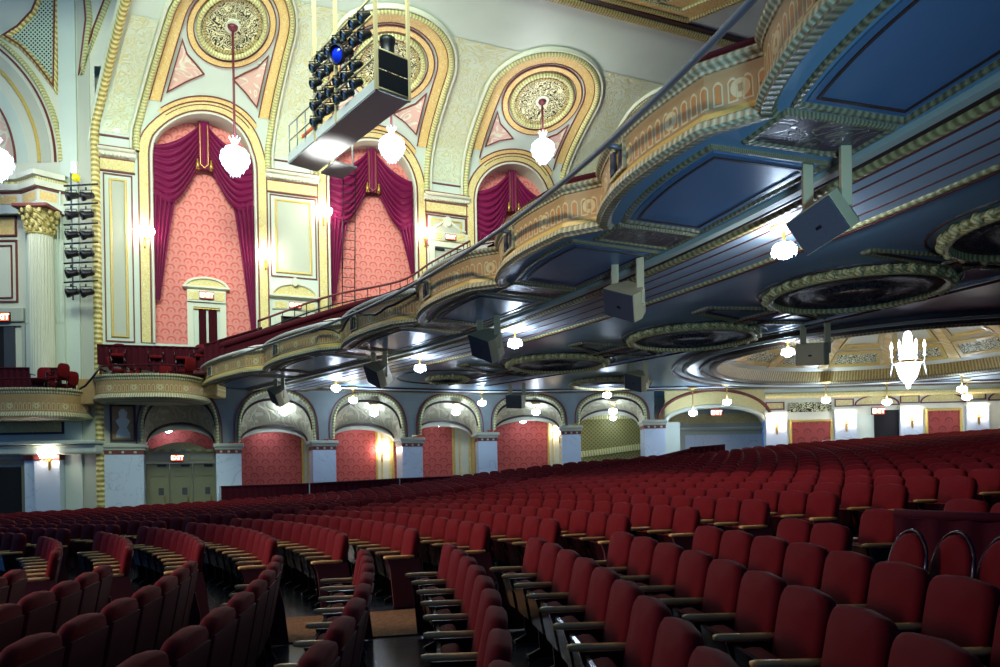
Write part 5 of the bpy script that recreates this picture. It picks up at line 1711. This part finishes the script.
# ------------------------------------------------------------------ hanging speakers
def speaker(P, facing, label, k=1.0, face='grillblk', roll=0.0, arm=0.5):
    d = Vector(facing).normalized()
    q_ = d.to_track_quat('-Y', 'Z').to_matrix().to_4x4()
    t = thing('hanging_speaker', label, 'loudspeaker', mat=Matrix.Translation(P), group='speakers hung under the balcony')
    X = q_ @ Matrix.Rotation(roll, 4, 'Y') @ Matrix.Scale(k, 4)
    mb = MB(); mb.xf = X
    # trapezoid cabinet
    w0, w1, dp, h = 0.42, 0.24, 0.5, 0.3
    vs = [(-w0, -0.25, -h), (w0, -0.25, -h), (w0, -0.25, h), (-w0, -0.25, h), (-w0, -0.02, -h), (w0, -0.02, -h), (w0, -0.02, h), (-w0, -0.02, h), (-w1, 0.3, -h), (w1, 0.3, -h), (w1, 0.3, h), (-w1, 0.3, h)]
    mb.add(vs, [(0, 1, 2, 3), (0, 4, 5, 1), (3, 2, 6, 7), (0, 3, 7, 4), (1, 5, 6, 2), (4, 8, 9, 5), (7, 6, 10, 11), (4, 7, 11, 8), (5, 9, 10, 6), (8, 11, 10, 9)])
    mb.build('cabinet', 'beige', t)
    mb = MB(); mb.xf = X; mb.box((0, -0.265, 0), (2 * w0 - 0.02, 0.03, 2 * h - 0.02), 0.01); g = mb.build('front_grille', face, t)
    mb = MB(); mb.xf = X; mb.box((0.02, -0.285, -0.03), (0.1, 0.012, 0.05), 0.005); mb.build('badge', 'black', g)
    for sg in (-1, 1):
        p0 = X @ Vector((sg * (w0 - 0.06), 0.02, 0))
        mb = MB(); top = ZS - P[2]
        e = Vector((p0.x, p0.y, top))
        mb.box(((p0.x + e.x) / 2, p0.y, (p0.z + top) / 2), (0.16 * k, 0.07, max(0.1, top - p0.z)), 0.01); mb.build('bracket', 'beige', t)
    return t
SP = [(826, 219, 3.05, (-0.8, -0.5, -0.62), 'largest hanging speaker, blue grey face, right of centre', 0.8, 'grillblk', -0.25),
      (627, 301, 3.1, (-0.86, -0.5, -0.5), 'second largest hanging speaker, blue grey face, beneath the balcony', 0.85, 'grillblk', 0.42),
      (488, 345, 3.15, (-0.86, -0.5, -0.5), 'hanging speaker with brightly lit beige end, third along the balcony', 0.95, 'grillblk', 0.42),
      (379, 374, 3.15, (-0.86, -0.5, -0.5), 'hanging speaker with blue face between two lamps at mid balcony', 0.95, 'grillblk', 0.42),
      (279, 396, 3.15, (-0.86, -0.5, -0.5), 'hanging speaker nearest the stage boxes over the first damask bay', 0.9, 'grillblk', 0.42)]
for px, py, z, fc, lab, k, fm, rl in SP:
    speaker(onz(px, py, z), fc, lab, k, fm, rl)
speaker(onz(815, 354, 3.05), (-0.85, -0.6, -0.15), 'pale beige hanging speaker by the edge of the dome', 0.95, 'beige', 0.1)
speaker(onz(638, 381, 3.2), (-0.8, -0.5, -0.3), 'hanging speaker seen end on before the far cove rosette', 0.95, 'grillblk', 0.3)
speaker(at(517, 401, 30.5), (-0.6, -0.8, -0.2), 'dim hanging speaker near the vault of the fourth damask bay', 0.95, 'grillblk', 0.1)

# ------------------------------------------------------------------ seats
SC = Vector((-17.5, 3.0))
PITCH, ROWP = 0.545, 0.83
def pad_mesh(mb, outline, t, xf):
    """padded upholstered slab: outline in (y, z), thickness along x"""
    n = len(outline)
    cy = sum(p[0] for p in outline) / n
    cz = sum(p[1] for p in outline) / n
    vs, fs = [], []
    for sc, x in ((0.92, -0.5), (0.99, -0.36), (1.0, 0.1), (0.97, 0.34), (0.86, 0.5)):
        for (y, z) in outline:
            vs.append(xf @ Vector((x * t, cy + (y - cy) * sc, cz + (z - cz) * sc)))
    R = 5
    for r in range(R - 1):
        for i in range(n):
            j = (i + 1) % n
            fs.append((r * n + i, r * n + j, (r + 1) * n + j, (r + 1) * n + i))
    vs.append(xf @ Vector((0.58 * t, cy, cz)))
    for i in range(n):
        fs.append(((R - 1) * n + i, (R - 1) * n + (i + 1) % n, R * n))
    fs.append(tuple(range(n))[::-1])
    mb.add(vs, fs, None, True)
def back_outline():
    o = [(-0.225, 0.36), (0.225, 0.36), (0.245, 0.6), (0.25, 0.8)]
    for a in lsp(0, PI / 2, 5):
        o.append((0.25 - 0.1 + 0.1 * math.cos(a), 0.86 + 0.1 * math.sin(a)))
    o.append((0.0, 0.974))
    for a in lsp(PI / 2, PI, 5):
        o.append((-0.25 + 0.1 + 0.1 * math.cos(a), 0.86 + 0.1 * math.sin(a)))
    o.append((-0.25, 0.8)); o.append((-0.245, 0.6))
    return o
RECL = Matrix.Translation((0, 0, 0.36)) @ Matrix.Rotation(-math.radians(11), 4, 'Y') @ Matrix.Translation((0, 0, -0.36))
def p_back(mb): pad_mesh(mb, back_outline(), 0.1, RECL)
def p_board(mb):
    mb.xf = RECL
    mb.box((-0.052, 0, 0.57), (0.02, 0.475, 0.6))
    mb.xf = None
def p_cush(mb):
    xf = Matrix.Translation((0.1, 0, 0.33)) @ Matrix.Rotation(-math.radians(80), 4, 'Y') @ Matrix.Translation((0.15, 0, 0)) @ Matrix.Rotation(PI / 2, 4, 'Y')
    o = [(0.215 * math.copysign(abs(math.cos(a)) ** 0.5, math.cos(a)), 0.15 * math.copysign(abs(math.sin(a)) ** 0.5, math.sin(a))) for a in [2 * PI * i / 14 for i in range(14)]]
    pad_mesh(mb, [(y, z) for y, z in o], -0.11, xf)
def p_pan(mb):
    mb.xf = Matrix.Translation((0.1, 0, 0.33)) @ Matrix.Rotation(-math.radians(80), 4, 'Y')
    mb.box((0.15, 0, -0.065), (0.3, 0.4, 0.025))
    mb.xf = None
def p_arm(mb, y=0.272):
    ring = []
    vs, fs = [], []
    secs = [(-0.06, 0.028, 0.018), (0.04, 0.03, 0.02), (0.18, 0.03, 0.021), (0.285, 0.034, 0.022), (0.315, 0.026, 0.014)]
    for (x, hw, hh) in secs:
        for k in range(8):
            a = 2 * PI * k / 8
            vs.append((x, y + hw * math.copysign(abs(math.cos(a)) ** 0.7, math.cos(a)), 0.635 + hh * math.copysign(abs(math.sin(a)) ** 0.7, math.sin(a))))
    for r in range(len(secs) - 1):
        for k in range(8):
            fs.append((r * 8 + k, r * 8 + (k + 1) % 8, (r + 1) * 8 + (k + 1) % 8, (r + 1) * 8 + k))
    fs.append(tuple(range(8))[::-1]); fs.append(tuple(32 + k for k in range(8)))
    mb.add(vs, fs, None, True)
def p_std(mb, y=0.272):
    P = [(-0.1, 0.0), (0.2, 0.0), (0.21, 0.03), (0.1, 0.08), (0.12, 0.35), (0.22, 0.52), (0.25, 0.61), (-0.08, 0.61), (-0.02, 0.4), (-0.06, 0.08)]
    n = len(P)
    vs = [(x, y - 0.016, z) for x, z in P] + [(x, y + 0.016, z) for x, z in P]
    mb.add(vs, [tuple(range(n)), tuple(range(n, 2 * n))[::-1]] + [(i, n + i, n + (i + 1) % n, (i + 1) % n) for i in range(n)])
def p_endpanel(mb, y):
    P = [(-0.2, 0.02), (0.2, 0.02), (0.24, 0.5), (0.28, 0.61), (-0.12, 0.61), (-0.16, 0.4)]
    n = len(P)
    vs = [(x, y - 0.02, z) for x, z in P] + [(x, y + 0.02, z) for x, z in P]
    mb.add(vs, [tuple(range(n)), tuple(range(n, 2 * n))[::-1]] + [(i, n + i, n + (i + 1) % n, (i + 1) % n) for i in range(n)])
def seat_mesh(name, fn, mat):
    mb = MB(); fn(mb)
    o = mb.build(name, mat)
    me = o.data
    bpy.data.objects.remove(o)
    return me
ME = {'backrest': seat_mesh('backrest', p_back, 'seatred'), 'back_board': seat_mesh('back_board', p_board, 'seatback'), 'seat_cushion': seat_mesh('seat_cushion', p_cush, 'seatred'),
      'seat_pan': seat_mesh('seat_pan', p_pan, 'pan'), 'armrest': seat_mesh('armrest', p_arm, 'wood'), 'standard': seat_mesh('standard', p_std, 'iron'),
      'end_armrest': seat_mesh('armrest', lambda m: p_arm(m, -0.272), 'wood'), 'end_panel': seat_mesh('end_panel', lambda m: p_endpanel(m, 0.275), 'seatback'), 'end_panel2': seat_mesh('end_panel', lambda m: p_endpanel(m, -0.275), 'seatback')}

def in_hall(x, y):
    p = Vector((x, y))
    q = AP.near(p)
    a, n_ = AP.pos(q), AP.nor(q)
    return (p - a).dot(n_) < -2.4 and y < 27.0 + max(0.0, x + 14) * 0.6
SEATS = []
KEEP = [at(px, 500, Y).to_2d() for px, Y in ((905, 5.4), (950, 5.15), (1000, 4.8))] + [at(268 + i * 16.5, 500, 25.6).to_2d() for i in range(6)]
DPTS = [(221, 487, 28.2), (310, 484, 28.6), (400, 479, 29.6), (480, 476, 30.2), (560, 470, 30.6), (640, 461, 30.8), (690, 449, 31), (725, 445, 30.6)]
DL = Path([at(*p).to_2d() for p in DPTS])
RL = Path([(at(866, 514, 6.3) + Vector((0.25, 0, 0))).to_2d(), (at(1010, 521, 5.5) + Vector((0.35, 0, 0))).to_2d()])
def seg_dist(path, p):
    return min((p - path.pos(q)).length for q in lsp(0, path.len, 90))
AIS2 = math.radians(46)
for k in range(-6, 32):
    R = 16.55 + ROWP * k
    for block in (0, 1):
        i = 0
        while True:
            if block == 0:
                ph = math.asin((7.35 - 3.0) / R) - (0.29 + PITCH * i) / R
                if SC.y + R * math.sin(ph) < 1.2: break
            else:
                ph = math.asin((8.85 - 3.0) / R) + (0.29 + PITCH * i) / R
                if ph > 1.75: break
            x, y = SC.x + R * math.cos(ph), SC.y + R * math.sin(ph)
            sec = 0
            if block == 1:
                da = (ph - AIS2) * R
                if abs(da) < 0.62:
                    i += 1
                    continue
                sec = 1 if da > 0 else 0
            if block == 1 and not in_hall(x, y):
                i += 1
                if i > 140: break
                continue
            if block == 0 and k >= 5 and k < 7 and y < 6.35:
                i += 1
                continue
            pv = Vector((x, y))
            if min((pv - c_).length for c_ in KEEP) < 0.62 or seg_dist(RL, pv) < 0.42 or (y > 20 and seg_dist(DL, pv) < 0.5):
                i += 1
                continue
            z = fz(x, y)
            p = proj((x, y, z + 0.9))
            if -70 < p[0] < 1075 and p[1] < 760 and y > 1.5 and math.hypot(x, y) > 2.0:
                SEATS.append(dict(k=k, b=block, i=i, x=x, y=y, z=z, ph=ph, px=p[0], py=p[1], d=math.hypot(x, y), sec=sec))
            i += 1
rows0 = sorted({s['k'] for s in SEATS})
# ends of the runs of seats beside an aisle
def endside(s):
    if s['i'] == 0:
        return -1 if s['b'] == 1 else 1
    return 0
def weight(s):
    m = 1.0
    if s['px'] < -25 or s['px'] > 1030 or s['py'] > 690: m = 3.0
    return s['d'] * m
SEATS.sort(key=weight)
NEAR, FAR = SEATS[:300], SEATS[300:]
kmin = min(s['k'] for s in NEAR)
print('SEATS', len(SEATS), 'rows', kmin, max(s['k'] for s in SEATS), 'NEAR dist', NEAR[-1]['d'])
for s in NEAR:
    row = ordinal(s['k'] - kmin + 1)
    n = ordinal(s['i'] + 1)
    rz = s['ph'] + PI
    if s['b'] == 0:
        lab = '%s red velvet seat from the carpeted aisle, %s row from the left, near block' % (n, row)
    else:
        lab = '%s red velvet seat past the carpeted aisle, %s row from the left, far block' % (n, row)
    t = thing('theatre_seat', lab, 'theatre seat', (s['x'], s['y'], s['z']), rz, 'red velvet theatre seats')
    es = endside(s)
    parts = ['backrest', 'back_board', 'seat_cushion', 'seat_pan', 'armrest', 'standard']
    # in the seat's own frame +y points to its left; the far block grows away from the aisle, so its aisle end is +y there
    if es == -1: parts.append('end_panel'); 
    if es == 1: parts += ['end_armrest', 'end_panel2']
    for pn in parts:
        o = bpy.data.objects.new({'end_armrest': 'armrest', 'end_panel2': 'end_panel'}.get(pn, pn), ME[pn])
        COL.objects.link(o)
        o.parent = t
# the farther seats
mb = MB()
for s in FAR:
    X = Matrix.Translation((s['x'], s['y'], s['z'])) @ Matrix.Rotation(s['ph'] + PI, 4, 'Z')
    for mi, names in ((0, ('backrest', 'seat_cushion')), (1, ('armrest',)), (2, ('standard', 'back_board'))):
        mb.cur = mi
        for nm in names:
            me = ME[nm]
            mb.add([X @ v.co for v in me.vertices], [tuple(p.vertices) for p in me.polygons], [(0, 0)] * len(me.vertices), mi < 2)
mb.cur = 0
if FAR:
    o = mb.build('theatre_seats', ['seatred', 'wood', 'seatback'])
    o['kind'] = 'stuff'
    o['label'] = 'rows of red velvet theatre seats filling the far part of the hall'
    o['category'] = 'theatre seats'

# ------------------------------------------------------------------ chairs with oval backs and box chairs
def oval_chair(P, rz, label, grp):
    t = thing('oval_back_chair', label, 'chair', P, rz, grp)
    B = Matrix.Translation((-0.22, 0, 0.72)) @ Matrix.Rotation(-0.2, 4, 'Y')
    mb = MB(); mb.xf = B; mb.tube([(0, 0.205 * math.cos(a), 0.29 * math.sin(a)) for a in [2 * PI * i / 24 for i in range(24)]], 0.015, 6, closed=True); mb.build('back_frame', 'pan', t)
    mb = MB(); pad_mesh(mb, [(0.19 * math.cos(a), 0.27 * math.sin(a)) for a in [2 * PI * i / 20 for i in range(20)]], 0.08, B); mb.build('backrest', 'seatred', t)
    mb = MB(); mb.box((0, 0, 0.43), (0.48, 0.5, 0.1), 0.035); mb.build('seat', 'seatred', t)
    for sy in (-1, 1):
        mb = MB(); mb.tube([(-0.24, sy * 0.26, 0.62), (0.0, sy * 0.29, 0.66), (0.2, sy * 0.29, 0.62), (0.2, sy * 0.27, 0.42)], 0.024, 6); mb.build('arm', 'pan', t)
        for sx in (-1, 1):
            mb = MB(); mb.tube([(sx * 0.2, sy * 0.21, 0.4), (sx * 0.22, sy * 0.22, 0.0)], [0.028, 0.016], 6); mb.build('leg', 'pan', t)
    return t
for i, (px, py, Y, lab) in enumerate(((905, 532, 5.4, 'oval backed armchair before the dark curtain rail, farthest of three'), (950, 535, 5.15, 'oval backed armchair before the dark curtain rail, middle of three'), (1000, 548, 4.8, 'oval backed armchair before the dark curtain rail, cut by the photo edge'))):
    P = at(px, py, Y)
    a = math.atan2(SC.y - P.y, SC.x - P.x)
    oval_chair((P.x + 0.2 * math.cos(a), P.y, fz(P.x, P.y)), a, lab, 'oval backed armchairs at the curtain rail')
for i in range(6):
    px = 268 + i * 16.5
    Y = 25.6
    P = at(px, 500, Y)
    a = math.atan2(SC.y - P.y, SC.x - P.x)
    oval_chair((P.x, P.y, fz(P.x, P.y)), a, '%s oval backed chair from the left before the far velvet divider' % ordinal(i + 1), 'oval backed chairs at the far divider')
# curtain rails
a, b_ = at(866, 514, 6.3), at(1010, 521, 5.5)
a.x += 0.25; b_.x += 0.35
pleat('curtain_rail', (a.x, a.y), (b_.x, b_.y), fz(a.x, a.y) + 0.05, a.z, fz(b_.x, b_.y) + 0.05, b_.z, 'dark wine curtain rail behind the three oval backed armchairs')
dpts = DPTS
labs = ['next to the exit doors', 'before the first damask bay', 'before the second damask bay', 'before the third damask bay', 'before the fourth damask bay', 'before the wide passage']
for i in range(6):
    a, b_ = at(*dpts[i]), at(*dpts[i + 1])
    pleat('velvet_divider', (a.x, a.y), (b_.x, b_.y), fz(a.x, a.y), a.z, fz(b_.x, b_.y), b_.z, 'low wine velvet divider behind the seats %s' % labs[i], cat='divider')
    mb = MB(); mb.tube([(a.x, a.y - 0.1, fz(a.x, a.y)), (a.x, a.y - 0.1, a.z + 0.03)], 0.025, 6)
    tag(mb.build('divider_post', 'steel'), 'thin pale post at the left end of the divider %s' % labs[i], 'post')
a, b_ = at(690, 448, 30.6), at(725, 445, 30.6)
pleat('velvet_screen', (a.x, a.y), (b_.x, b_.y), fz(a.x, a.y), a.z, fz(b_.x, b_.y), b_.z, 'taller wine velvet screen before the wide passage arch', cat='screen')
# usher desk by the first dark red panel
P = at(833, 443, 32.3)
t = thing('usher_desk', 'small white topped desk among the seats below the dark red panel', 'desk', (P.x, P.y, fz(P.x, P.y)))
hh = P.z - fz(P.x, P.y)
mb = MB(); mb.box((0, 0, hh / 2), (0.6, 0.5, hh), 0.02); mb.build('body', 'yellow2', t)
mb = MB(); mb.box((0, 0, hh + 0.06), (0.72, 0.6, 0.14), 0.02); mb.build('top', 'white', t)

def box_chair(P, rz, label):
    t = thing('box_chair', label, 'chair', P, rz, 'red chairs in the boxes')
    mb = MB(); pad_mesh(mb, [(0.24 * math.copysign(abs(math.cos(a)) ** 0.6, math.cos(a)), 0.7 + 0.27 * math.copysign(abs(math.sin(a)) ** 0.6, math.sin(a))) for a in [2 * PI * i / 18 for i in range(18)]], 0.09, Matrix.Translation((-0.24, 0, 0.0)) @ Matrix.Rotation(-0.12, 4, 'Y')); mb.build('backrest', 'seatred', t)
    mb = MB(); mb.box((0, 0, 0.42), (0.48, 0.5, 0.12), 0.04); mb.build('seat', 'seatred', t)
    for sy in (-1, 1):
        mb = MB(); mb.tube([(-0.22, sy * 0.27, 0.64), (0.18, sy * 0.27, 0.63), (0.2, sy * 0.26, 0.4)], 0.025, 6); mb.build('arm', 'pan', t)
        for sx in (-1, 1):
            mb = MB(); mb.tube([(sx * 0.2, sy * 0.22, 0.38), (sx * 0.2, sy * 0.22, 0.0)], 0.022, 6); mb.build('leg', 'pan', t)
    return t
for px, py, Y, rz, lab in ((119, 358, 28.0, 0.3, 'red chair seen side on in the box next to the balcony'), (131, 361, 28.2, -1.6, 'red chair facing out beside the side on chair in the box'), (162, 364, 28.0, -1.5, 'red chair in the middle of the box next to the balcony'),
                           (184, 359, 27.9, 2.7, 'red chair turned inward at the right end of the box'), (66, 373, 27.6, 2.9, 'red chair at the right end of the lower box'), (48, 380, 27.2, -1.4, 'red chair behind the rail of the lower box'), (16, 381, 27.4, -1.4, 'red chair at the left edge in the lower box'),
                           (118, 343, 28.0, -1.2, 'red chair behind the velvet skirt below the pale wall panel'), (156, 345, 28.7, -1.2, 'red chair behind the velvet skirt below the long plum tail'), (182, 346, 28.9, -1.2, 'red chair behind the velvet skirt left of the curtained door'), (201, 344, 29.2, -1.2, 'red chair behind the velvet skirt under the curtained door'),
                           (40, 367, 27.1, -1.4, 'red chair behind the lower skirt by the fluted column'), (57, 365, 27.1, 2.8, 'red chair behind the lower skirt right of the fluted column')):
    P = at(px, py, Y)
    box_chair((P.x, P.y, P.z - 0.92), rz, lab)
# coral wall speck lights and bright ledge sheet are left to the light
